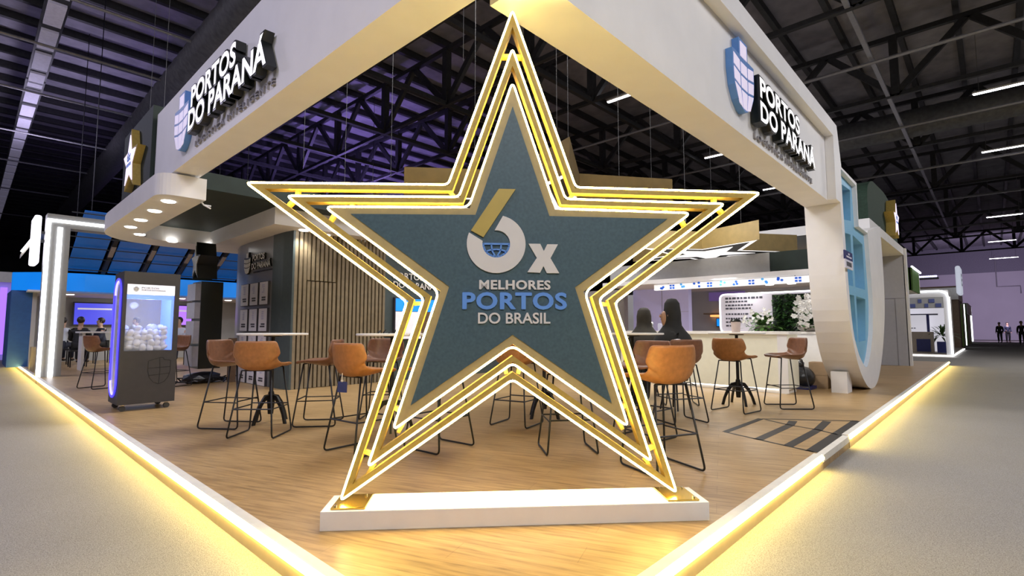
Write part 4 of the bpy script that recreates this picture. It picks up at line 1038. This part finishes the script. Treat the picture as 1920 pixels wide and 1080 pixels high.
side_star('gold star with lit face on the round topped green panel', (16.5, .9, 4.12), (1, 0, 0), .58, .22)
t = thing('footed_bench', 'dark bench seen low beside the grey portal wall', 'bench', (16, 2.2, 0))
a = B(); a.box((15.2, 1.9, .42), (16.6, 2.3, .47)); obj('bench_seat', a, charcoal_d, t)
for x in (15.3, 16.5):
    a = B(); a.box((x, 1.95, 0), (x + .05, 2.25, .42)); obj('leg', a, black, t)

# ------------------------------------------------------------------ neighbouring booths on the right
t = thing('lit_booth', 'white framed booth with blue tile pattern down the right aisle', 'booth', (28, 2, -.12))
a = B(); a.box((27.5, .2, -.12), (38.4, 6, 0)); obj('booth_floor', a, mat('beige_booth_floor', (.45, .40, .34), .6), t)
a = B(); a.box((27.45, .2, 2.45), (28.3, 6, 2.75)); a.box((27.45, .15, 0), (28.3, .38, 2.45)); obj('booth_frame', a, whitep, t)
a = B(); pts = [V((27.42, 5, 2.72)), V((27.42, .5, 2.72)), V((27.42, .28, 2.62)), V((27.42, .2, 2.4)), V((27.42, .18, 0))]; a.tube(pts, .035, 6); obj('frame_light', a, cool_led, t)
a = B(); a.tube([(27.42, 5, -.06), (27.42, .18, -.06), (38, .15, -.06)], .03, 6); obj('floor_light', a, cool_led, t)
a = B(); a.box((31, .4, 0), (31.2, 6, 2.6)); obj('back_wall', a, screen_w, t)
rr = random.Random(2)
for k in range(9):
    y = .45 + k * .22; z = 2.02 + .2 * (k % 2); a = B(); a.box((27.43, y, z), (27.47, y + rr.uniform(.12, .2), z + .16)); obj('blue_tile', a, mat('slate_blue_tile', (.09, .12, .34), .5), t)
a = B(); a.box((27.46, .38, 1.98), (27.6, 6, 2.45)); obj('fascia', a, grey_in, t)
a = B(); a.box((31.0 - .02, .8, 1.75), (31.0, 6, 1.82)); obj('dark_rail', a, ink, t)
t = thing('reception_desk', 'navy and white reception desk in the lit booth on the right', 'desk', (29.2, 1.2, 0))
a = B(); a.box((29, .9, 0), (29.5, 2.0, .95)); obj('desk_body', a, mat('tan_desk', (.4, .33, .25), .5), t); a = B(); a.box((28.96, 1.0, .05), (29.0, 1.5, .62)); obj('navy_front', a, navy_p, t)
t = thing('booth_screen', 'white screen with navy edge on the back of the lit booth', 'screen', (30.5, 1.7, .9)); a = B(); a.box((30.4, 1.2, .95), (30.5, 2.8, 1.75)); obj('screen_face', a, screen_w, t); a = B(); a.box((30.38, 1.1, .9), (30.5, 1.2, 1.78)); obj('navy_edge', a, navy_p, t)
a = B()
for k in range(5): a.box((30.385, 2.1 - k * .1 - .07, 1.1), (30.395, 2.1 - k * .1, 1.14))
obj('print_line', a, ink, t)
t = thing('potted_palm', 'green palm in a navy pot at the corner of the lit booth', 'plant', (29.5, .6, 0)); a = B(); a.box((29.3, .45, 0), (29.7, .8, .5)); obj('pot', a, navy_p, t); a = foliage((29.5, .62, .7), .5, 60, .6, .04, 31); obj('fronds', a, leaf, t)
t = thing('moss_panel', 'small moss green panel with a light strip beside the grey portal wall', 'panel', (19.4, .9, 2.4)); a = B(); a.box((18.9, .62, 2.3), (19.0, 1.4, 3.0)); obj('moss', a, moss, t); a = B(); a.box((18.9, .6, 3.0), (21.5, .64, 3.05)); obj('light_strip', a, cool_led, t)
a = B(); a.box((21.4, .66, 2.3), (21.5, 1.4, 3.0)); obj('end_board', a, whitep, t); a = B(); a.box((18.9, .66, 2.3), (21.4, .7, 3.0)); obj('moss', a, moss, t)
a = B(); a.box((18.15, 1.0, 2.55), (18.95, 1.08, 2.63)); obj('bracket', a, white, t)
def booth_block(lab, x0, x1, y0, h, m, extra):
    t = thing('trade_booth', lab, 'booth', ((x0 + x1) / 2, y0, -.12)); a = B(); a.box((x0, y0, -.12), (x1, y0 + 5, h)); obj('booth_wall', a, m, t)
    for nm, lo, hi, mm in extra: a = B(); a.box(lo, hi); obj(nm, a, mm, t)
booth_block('tall brown and cream booth behind the lit booth on the right aisle', 38.5, 44, .3, 3.6, brown_w, [('cream_header', (38.4, .28, 2.8), (44, 6, 3.5), offwhite), ('green_panel', (40.5, .25, 0), (44, .3, 2.6), green_p), ('light_edge', (43.9, .2, 0), (44.0, .25, 2.7), cool_led)])
t = thing('hanging_booth_sign', 'rounded pale sign with dark letters hanging over the right aisle booths', 'sign', (38, .2, 3.3)); a = B(); a.box((36.5, .05, 3.0), (38.4, .28, 4.6)); obj('sign_body', a, mat('pale_sign', (.6, .65, .7), .4, emit=(.8, .85, 1), es=.5, var=0), t, bevel=.1)
a = text_bm('E', V((37.1, .045, 3.5)), (1, 0, 0), ZU, .7, .7, .01, .03); obj('lettering', a, [ink, ink], t)
booth_block('small green booth near the end of the right aisle', 50, 58, .3, 3.0, green_p, [('white_band', (49.9, .2, 2.2), (58, .3, 3.0), whitep), ('light_edge', (58, .2, 0), (58.1, .3, 2.9), cool_led)])
t = thing('row_of_lights', 'row of small bluish bulbs above the lit booth on the right', 'lamp', (35, 2, 3.0)); a = B()
rl = X(1712, 520, 31.1); rr_ = X(1755, 519, 31.1)
for k in range(14): a.ball((31.1, rl.y + (rr_.y - rl.y) * k / 13, rl.z), .05, sub=1)
obj('bulbs', a, mat('bluish_bulb', (.6, .6, 1), .4, emit=(.55, .55, 1), es=4, var=0), t); a = B(); a.box((31.08, rr_.y - .1, rl.z - .15), (31.14, rl.y + .1, rl.z - .05)); a.box((31.08, 1.5, 2.55), (31.14, 1.56, rl.z - .1)); a.box((31.08, rl.y, 2.55), (31.14, rl.y + .06, rl.z - .1)); obj('rail', a, black, t)
# far wall details
a = B(); a.box((74.6, -4.4, -.12), (75, -3.9, 9)); tag(obj('hall_column', a, mat('brown_column', (.05, .035, .04), .7)), 'dark steel column on the far purple wall', 'column')
b = B(); b.box((74.9, -12, -.12), (75.05, -4.6, 4.6)); struct('door_hall', b, mat('orange_lit_opening', (.3, .14, .07), .7, emit=(.5, .2, .08), es=.25, var=.2, scale=1))
a = B(); a.tube([(74.9, -1.6, 9), (74.9, -1.6, 5.6), (74.9, -3.4, 5.6), (74.9, -3.4, 4.8)], .06, 6); tag(obj('wall_pipe', a, grey_l), 'bent grey pipe on the far purple wall', 'pipe')

# ------------------------------------------------------------------ left: lit portal and blue booth
PY = 14.6
t = thing('lit_portal', 'white portal post and beam edged with bright light strips on the left', 'portal', (.24, PY, 0))
a = B(); a.box((.0, PY, 0), (.42, PY + .42, 3.45)); obj('post', a, mat('grey_portal_post', (.30, .30, .29), .55, var=.03), t)
a = B(); a.box((.0, PY, 3.45), (4.5, PY + .42, 3.75)); obj('beam', a, mat('grey_portal_post', (.30, .30, .29)), t)
for n, lo, hi in (('post_light', (-.01, PY - .03, .0), (.07, PY, 3.6)), ('post_light', (.19, PY - .03, .0), (.28, PY, 3.45)), ('beam_light', (.0, PY - .03, 3.56), (4.4, PY, 3.63))):
    a = B(); a.box(lo, hi); obj(n, a, cool_led, t)
t = thing('edge_lit_sign', 'bright white sign seen edge on at the left lit portal', 'sign', (-.3, PY, 2.6))
a = B(); a.box((-.21, PY + .1, 2.58), (-.08, PY + .9, 3.70)); obj('sign_body', a, mat('white_glow_sign', (.9, .9, .9), .4, emit=(.9, .85, 1), es=2.5, var=0), t, bevel=.04)
a = B(); a.box((-.1, PY + .3, 3.1), (.03, PY + .36, 3.16)); obj('bracket', a, black, t)
t = thing('small_awning', 'short pale awning with a lit edge left of the portal', 'awning', (-.7, PY + 2, 3.0)); a = B(); a.prism([(-.08, PY + 1.6, 3.3), (-.08, PY + 2.0, 3.3), (-.31, PY + 2.0, 2.85), (-.31, PY + 1.6, 2.85)], (0, 0, .1)); obj('awning_board', a, offwhite, t); a = B(); a.tube([(-.08, PY + 1.58, 3.44), (-.31, PY + 1.58, 2.98)], .03, 6); obj('light_edge', a, cool_led, t)
a = B(); a.box((-.1, PY + .3, 3.3), (.04, PY + 1.9, 3.36)); obj('bracket', a, black, t)
bt = thing('blue_booth', 'blue fascia booth with grey walls and screens behind the cabinet', 'booth', (4, 21, 0))
fas = [(-.3, 19.4), (.3, 18.7), (1.2, 18.4), (8.5, 18.4)]
a = B(); a.prism([V((x, y, 2.2)) for x, y in fas] + [V((x, y + .3, 2.2)) for x, y in fas[::-1]], (0, 0, .52)); obj('blue_fascia', a, booth_blue_lit, bt)
a = B(); a.box((-.3, 19.3, 0), (.15, 21.5, 2.2)); obj('blue_side', a, booth_blue, bt)
a = B(); a.box((.0, 21.6, 0), (9, 21.8, 2.6)); a.box((.15, 19.3, 0), (.25, 21.6, 2.2)); obj('grey_wall', a, grey_in, bt)
a = B(); a.box((0, 18.7, 2.15), (9, 21.7, 2.2)); obj('ceiling_board', a, whitep, bt)
for x in (1, 2.5, 4, 5.5, 7):
    a = B(); a.lathe([(.10, 0), (.12, .02)], (x, 19.6, 2.135), 14); obj('downlight', a, down_led, bt)
lamp('booth_light', 'AREA', (3, 20, 2.1), (3, 20.3, 0), 90, (1, .98, .95), 1, 5)
a = B(); a.box((.2, 19.5, .5), (.21, 20.8, 1.6)); obj('wall_drawing', a, grey_l, bt)
def wall_tv(lab, x0, x1, z0, z1, y, m):
    t = thing('wall_television', lab, 'screen', ((x0 + x1) / 2, y, z0)); a = B(); a.box((x0, y - .06, z0), (x1, y, z1)); obj('case', a, ink, t); a = B(); a.box((x0 + .04, y - .07, z0 + .04), (x1 - .04, y - .06, z1 - .04)); s = obj('screen_face', a, m, t)
    a = B(); a.box((x0 + .12, y - .075, z0 + (z1 - z0) * .68), (x1 - .1, y - .07, z0 + (z1 - z0) * .75)); obj('bright_band', a, screen_w, s)
wall_tv('blue lit television left of the charcoal cabinet', 1.30, 2.45, 1.2, 2.0, 21.5, screen_b)
wall_tv('violet lit television just right of the charcoal cabinet', 4.2, 5.0, 1.2, 2.0, 21.5, screen_p)
cp = thing('blue_slatted_canopy', 'sloping blue panels between dark ribs above the left booth', 'canopy', (4, 17.5, 2.8))
def slope(x, f): return V((x, 15.4 + 2.9 * f, 4.05 - 1.28 * f))
for k in range(9):
    x0 = .75 + k * .95
    a = B(); a.prism([slope(x0, 0), slope(x0 + .72, 0), slope(x0 + .72, 1), slope(x0, 1)], (0, .02, .03)); obj('blue_panel', a, panel_blue, cp)
    a = B(); a.rot_box(slope(x0 + .84, 0), slope(x0 + .84, 1), .1, .1); obj('rib', a, black, cp)
    a = B(); a.rot_box(slope(x0 + .84, .5) - V((0, .06, .02)), slope(x0 + .84, .68) - V((0, .06, .02)), .11, .04); obj('rib_plate', a, mat('tan_rib_plate', (.38, .32, .28), .6), cp)
for f in (.02, .2, .38, .56, .74, .95):
    a = B(); p, q = slope(.5, f), slope(9.3, f); a.rot_box(p - V((0, .05, .03)), q - V((0, .05, .03)), .025, .025); obj('cross_wire', a, black, cp)
for x in (.9, 4.6, 9.0):
    for f in (.05, .95):
        a = B(); p = slope(x, f); a.tube([p, (p.x, p.y, ROOF - .3)], .01, 4); obj('hanging_wire', a, black, cp)
a = B(); a.box((.05, 17.0, 0), (.36, 17.4, .62)); tag(obj('beige_pedestal', a, mat('beige_board', (.4, .34, .22), .6)), 'small beige pedestal just left of the lit portal post', 'pedestal')
t = thing('purple_booth', 'purple lit booth front at the far left edge of the photo', 'booth', (-1, 28, -.12))
a = B(); a.box((-.9, 27, -.12), (1.5, 29, 2.9)); obj('booth_wall', a, mat('violet_lit_wall', (.3, .25, .6), .5, emit=(.3, .22, .8), es=.35, var=.3, scale=1), t)
a = B(); a.box((-1.1, 26.8, 2.9), (1.6, 29, 3.3)); obj('header', a, offwhite, t)
for k in range(3): a = B(); a.box((-.8 + k * .5, 26.9, .1), (-.6 + k * .5, 27, 2.7)); obj('light_column', a, screen_p if k % 2 else screen_w, t)
t = thing('far_booth', 'dim cluttered booth with small lights farthest on the left aisle', 'booth', (-6, 36, -.12)); a = B(); a.box((-12, 36, -.12), (0, 40, 2.8)); obj('booth_wall', a, mat('dim_booth', (.12, .1, .14), .7, var=.4, scale=1), t)
a = B(); rr = random.Random(6)
for k in range(14): x = rr.uniform(-8, -.5); z = rr.uniform(.9, 3.2); a.box((x, 35.9, z), (x + .3, 35.98, z + .12))
obj('lights', a, screen_w, t)
# white high tables in the blue booth
for x, y, lab in ((1.6, 16.6, 'white meeting table in the blue booth behind the cabinet'),):
    t = thing('meeting_table', lab, 'table', (x, y, 0)); a = B(); a.box((x - .7, y - .4, .98), (x + 1.2, y + .4, 1.02)); obj('tabletop', a, table_w, t)
    for sx in (-.6, 1.1): a = B(); a.box((x + sx - .03, y - .3, 0), (x + sx + .03, y + .3, .98)); obj('leg', a, white, t)

# ------------------------------------------------------------------ people
def skin_obj(name, verts, edges, m, parent, root=0, sub=2):
    me = bpy.data.meshes.new(name); me.from_pydata([v[:3] for v in verts], edges, []); me.materials.append(m)
    o = bpy.data.objects.new(name, me); col.objects.link(o); o.parent = parent
    o.modifiers.new('Skin', 'SKIN')
    for i, v in enumerate(verts):
        r = v[3]; me.skin_vertices[0].data[i].radius = r if isinstance(r, tuple) else (r, r)
        me.skin_vertices[0].data[i].use_root = (i == root)
    s = o.modifiers.new('Sub', 'SUBSURF'); s.levels = sub; s.render_levels = sub
    for p in me.polygons: p.use_smooth = True
    o.modifiers['Skin'].use_smooth_shade = True
    return o
def person(lab, loc, deg, pose, top, legs, hair=hair_m, sk=skin_m, scarf=None, seat=.46, scale=1., tall=0.):
    """local x forward. seat: height of the seat surface for sitting poses"""
    t = thing('person', lab, 'person', loc, radians(deg)); t.scale = (scale,) * 3
    if pose == 'sit':
        hz = seat + .10; K = [(0, .09, hz), (.40, .11, hz + .01), (.42, .11, max(.08, hz - .42))]
    else: hz = .93; K = [(0, .09, hz - .03), (.03, .10, .50), (-.02, .10, .08)]
    lean = .06 if pose == 'sit' else 0
    sp = [(0, 0, hz, (.13, .12)), (lean * .3, 0, hz + .14, (.12, .10)), (lean, 0, hz + .33, (.145, .105)), (lean, 0, hz + .46, (.11, .08)), (lean + .015, 0, hz + .545, .05), (lean + .03, 0, hz + .62, (.068, .078)), (lean + .035, 0, hz + .72, (.078, .09)), (lean + .03, 0, hz + .79, (.055, .06))]
    v = list(sp); e = [(i, i + 1) for i in range(7)]
    def chain(start, pts):
        i0 = start
        for p in pts: v.append(p); e.append((i0, len(v) - 1)); i0 = len(v) - 1
    legp = {}
    for sy in (-1, 1):
        ft = (.13, 0)
        k0, k1, k2 = [(p[0], p[1] * sy, p[2]) for p in K]
        if pose == 'walk' : k1 = (k1[0] + .1 * sy, k1[1], k1[2]); k2 = (k2[0] + .2 * sy, k2[1], k2[2])
        chain(0, [(*k0, .085), (*k1, .06), ((k1[0] + k2[0]) / 2, k1[1], (k1[2] + k2[2]) / 2, .052), (*k2, .038), (k2[0] + .12, k2[1], k2[2] - .045, .034)])
        sh = (lean, .17 * sy, hz + .44); el = (lean + .10, .24 * sy, hz + .18) if pose == 'sit' else (lean - .02, .22 * sy, hz + .17)
        wr = (lean + .33, .15 * sy, hz + .16) if pose == 'sit' else (lean + .06, .23 * sy, hz - .06)
        d = V(wr) - V(el); d.normalize(); tip = V(wr) + d * .09
        chain(3, [(*sh, .058), (*el, .042), (*wr, .028), (*tip, (.035, .018))])
        for q in range(4): chain(len(v) - 1 - q, [])
    skin_obj('body', v, e, sk, t)
    # clothing grown on the same joints, a little larger
    cv = [(p[0], p[1], p[2], tuple(x * 1.2 for x in (p[3] if isinstance(p[3], tuple) else (p[3], p[3])))) for p in sp[:4]] + [(lean + .012, 0, hz + .525, (.075, .07))]; ce = [(0, 1), (1, 2), (2, 3), (3, 4)]
    for sy in (-1, 1):
        sh = (lean, .17 * sy, hz + .44); el = (lean + .10, .24 * sy, hz + .18) if pose == 'sit' else (lean - .02, .22 * sy, hz + .17)
        wr = (lean + .30, .155 * sy, hz + .165) if pose == 'sit' else (lean + .05, .228 * sy, hz - .03)
        n0 = len(cv); cv += [(*sh, .08), (*el, .06), (*wr, .044)]; ce += [(3, n0), (n0, n0 + 1), (n0 + 1, n0 + 2)]
    skin_obj('robe' if scarf else 'top', cv, ce, top, t)
    lv = [(0, 0, hz, (.14, .13))]; le = []
    for sy in (-1, 1):
        k0, k1, k2 = [(p[0], p[1] * sy, p[2]) for p in K]
        if pose == 'walk': k1 = (k1[0] + .1 * sy, k1[1], k1[2]); k2 = (k2[0] + .2 * sy, k2[1], k2[2])
        n0 = len(lv); lv += [(*k0, .10), (*k1, .075), (*k2, .055)]; le += [(0, n0), (n0, n0 + 1), (n0 + 1, n0 + 2)]
    skin_obj('trousers' if not scarf else 'skirt', lv, le, legs, t)
    for sy in (-1, 1):
        k2 = V((K[2][0], K[2][1] * sy, K[2][2]))
        if pose == 'walk': k2.x += .2 * sy
        a = B(); a.ball(k2 + V((.07, 0, -.045)), .05, (2.4, .9, .75), 2); obj('shoe', a, blackp, t, world=False, smooth=True)
    hc = V((lean + .03, 0, hz + .72))
    a = B()
    if scarf:
        a.lathe([(.005, .165 + tall), (.06, .155 + tall), (.10, .11 + tall * .8), (.118, .02), (.118, -.07), (.125, -.14), (.165, -.2), (.225, -.27), (.27, -.36), (.29, -.52), (.30, -.62)], hc + V((-.075, 0, 0)), 24); obj('headscarf', a, scarf, t, world=False, smooth=True)
    else:
        a.ball(hc + V((-.022, 0, .03)), .105, (1.02, .88, 1.0), 3)
        for vv in a.bm.verts:
            if vv.co.x > hc.x + .045 and vv.co.z < hc.z + .06: vv.co.x = hc.x + .045 - .02
        obj('hair', a, hair, t, world=False, smooth=True)
    a = B(); a.ball(hc + V((.088, 0, -.01)), .015, (1, .8, 1.5), 1)
    for sy in (-1, 1): a.ball(hc + V((.0, .082 * sy, -.005)), .02, (.6, .35, 1.2), 1)
    obj('nose_and_ears', a, sk, t, world=False, smooth=True)
    a = B()
    for sy in (-1, 1): a.ball(hc + V((.078, .032 * sy, .018)), .011, (.6, 1, .7), 1)
    a.ball(hc + V((.078, 0, -.055)), .014, (.5, 1.6, .35), 1); obj('eyes_and_mouth', a, ink, t, world=False)
    return t
p1 = D(1208, 8.4); p2 = D(1262, 7.05)
person('person in a dark hooded robe seated on the left before the lilac panel', (p1.x, p1.y, 0), 60, 'sit', cloth_o, cloth_o, scarf=cloth_o, seat=.46)
person('person in a tall dark headscarf seated right of the other robed person', (p2.x, p2.y, 0), 130, 'sit', cloth_k, cloth_k, scarf=cloth_k, seat=.46, tall=.07)
for p, lab, s in ((p1, 'dark stool under the robed person on the left', .46), (p2, 'dark stool under the robed person with the tall headscarf', .46)):
    t = thing('low_stool', lab, 'stool', (p.x, p.y, 0)); a = B(); a.lathe([(.17, s - .06), (.18, s - .03), (.17, s)], (p.x, p.y, 0), 18); obj('seat', a, charcoal_d, t)
    for k in range(4): an = k * pi / 2 + .6; a = B(); a.tube([(p.x + .12 * cos(an), p.y + .12 * sin(an), s - .05), (p.x + .2 * cos(an), p.y + .2 * sin(an), .01)], .012, 6); obj('leg', a, black, t)
hb = D(1268, 6.2)
t = thing('silver_handbag', 'silver grey bag with black straps on a stool before the robed women', 'bag', (hb.x, hb.y, .74)); a = B(); a.ball((hb.x, hb.y, .86), .12, (1.2, 1.0, .95), 3, .06); obj('bag_body', a, silver, t, smooth=True); a = B(); a.tube([(hb.x - .07, hb.y - .1, .92), (hb.x - .05, hb.y - .14, .84), (hb.x + .05, hb.y - .14, .80), (hb.x + .1, hb.y - .1, .76)], .012, 6); obj('strap', a, blackp, t)
place(st_brn, hb.x, hb.y, 60, 'brown bar stool carrying the silver grey bag')
for i, (px, d, deg, top, legs, lab, sk) in enumerate(((118, 15.6, 60, cloth_w, cloth_n, 'person in a white shirt seated in the blue booth beside the lit portal', skin_l), (152, 14.9, 70, cloth_k, cloth_k, 'person in black seated back to us left of the cabinet', skin_m),
        (196, 16.4, 190, cloth_n, cloth_k, 'person in dark clothes seated facing us just left of the cabinet', skin_l), (262, 16.0, 200, cloth_k, cloth_k, 'person in dark clothes seen through the cabinet glass', skin_l), (340, 15.5, 230, cloth_w, cloth_n, 'person in pale clothes seated right of the cabinet in the blue booth', skin_l), (68, 17.6, 40, cloth_o, cloth_k, 'person in dark olive clothes seated left of the lit portal post', skin_m))):
    p = D(px, d); person(lab, (p.x, p.y, 0), deg, 'sit', top, legs, sk=sk, seat=.5)
    t = thing('booth_chair', ['dark low chair under the white shirted person beside the portal', 'dark low chair under the person in black', 'dark low chair under the dark clothed person beside the cabinet', 'dark low chair seen through the cabinet glass', 'dark low chair under the pale clothed person', 'dark low chair left of the portal post'][i], 'chair', (p.x, p.y, 0))
    a = B(); a.box((p.x - .2, p.y - .2, .44), (p.x + .2, p.y + .2, .49)); obj('seat', a, charcoal_d, t)
    for sx, sy in ((-1, -1), (1, -1), (1, 1), (-1, 1)): a = B(); a.tube([(p.x + sx * .18, p.y + sy * .18, 0), (p.x + sx * .18, p.y + sy * .18, .44)], .015, 6); obj('leg', a, black, t)
for px, d, deg, top, lab in ((4, 30, 100, cloth_k, 'person in black walking at the far left edge of the aisle'), (1871, 45, 160, cloth_k, 'person in black standing near the end of the right aisle'), (1886, 46, 200, cloth_n, 'person in navy standing beside the other at the end of the right aisle'), (1912, 38, 180, cloth_k, 'person in black walking at the right edge of the photo')):
    p = D(px, d, -.12); person(lab, p, deg, 'walk' if 'walk' in lab else 'stand', top, cloth_k, sk=skin_m)
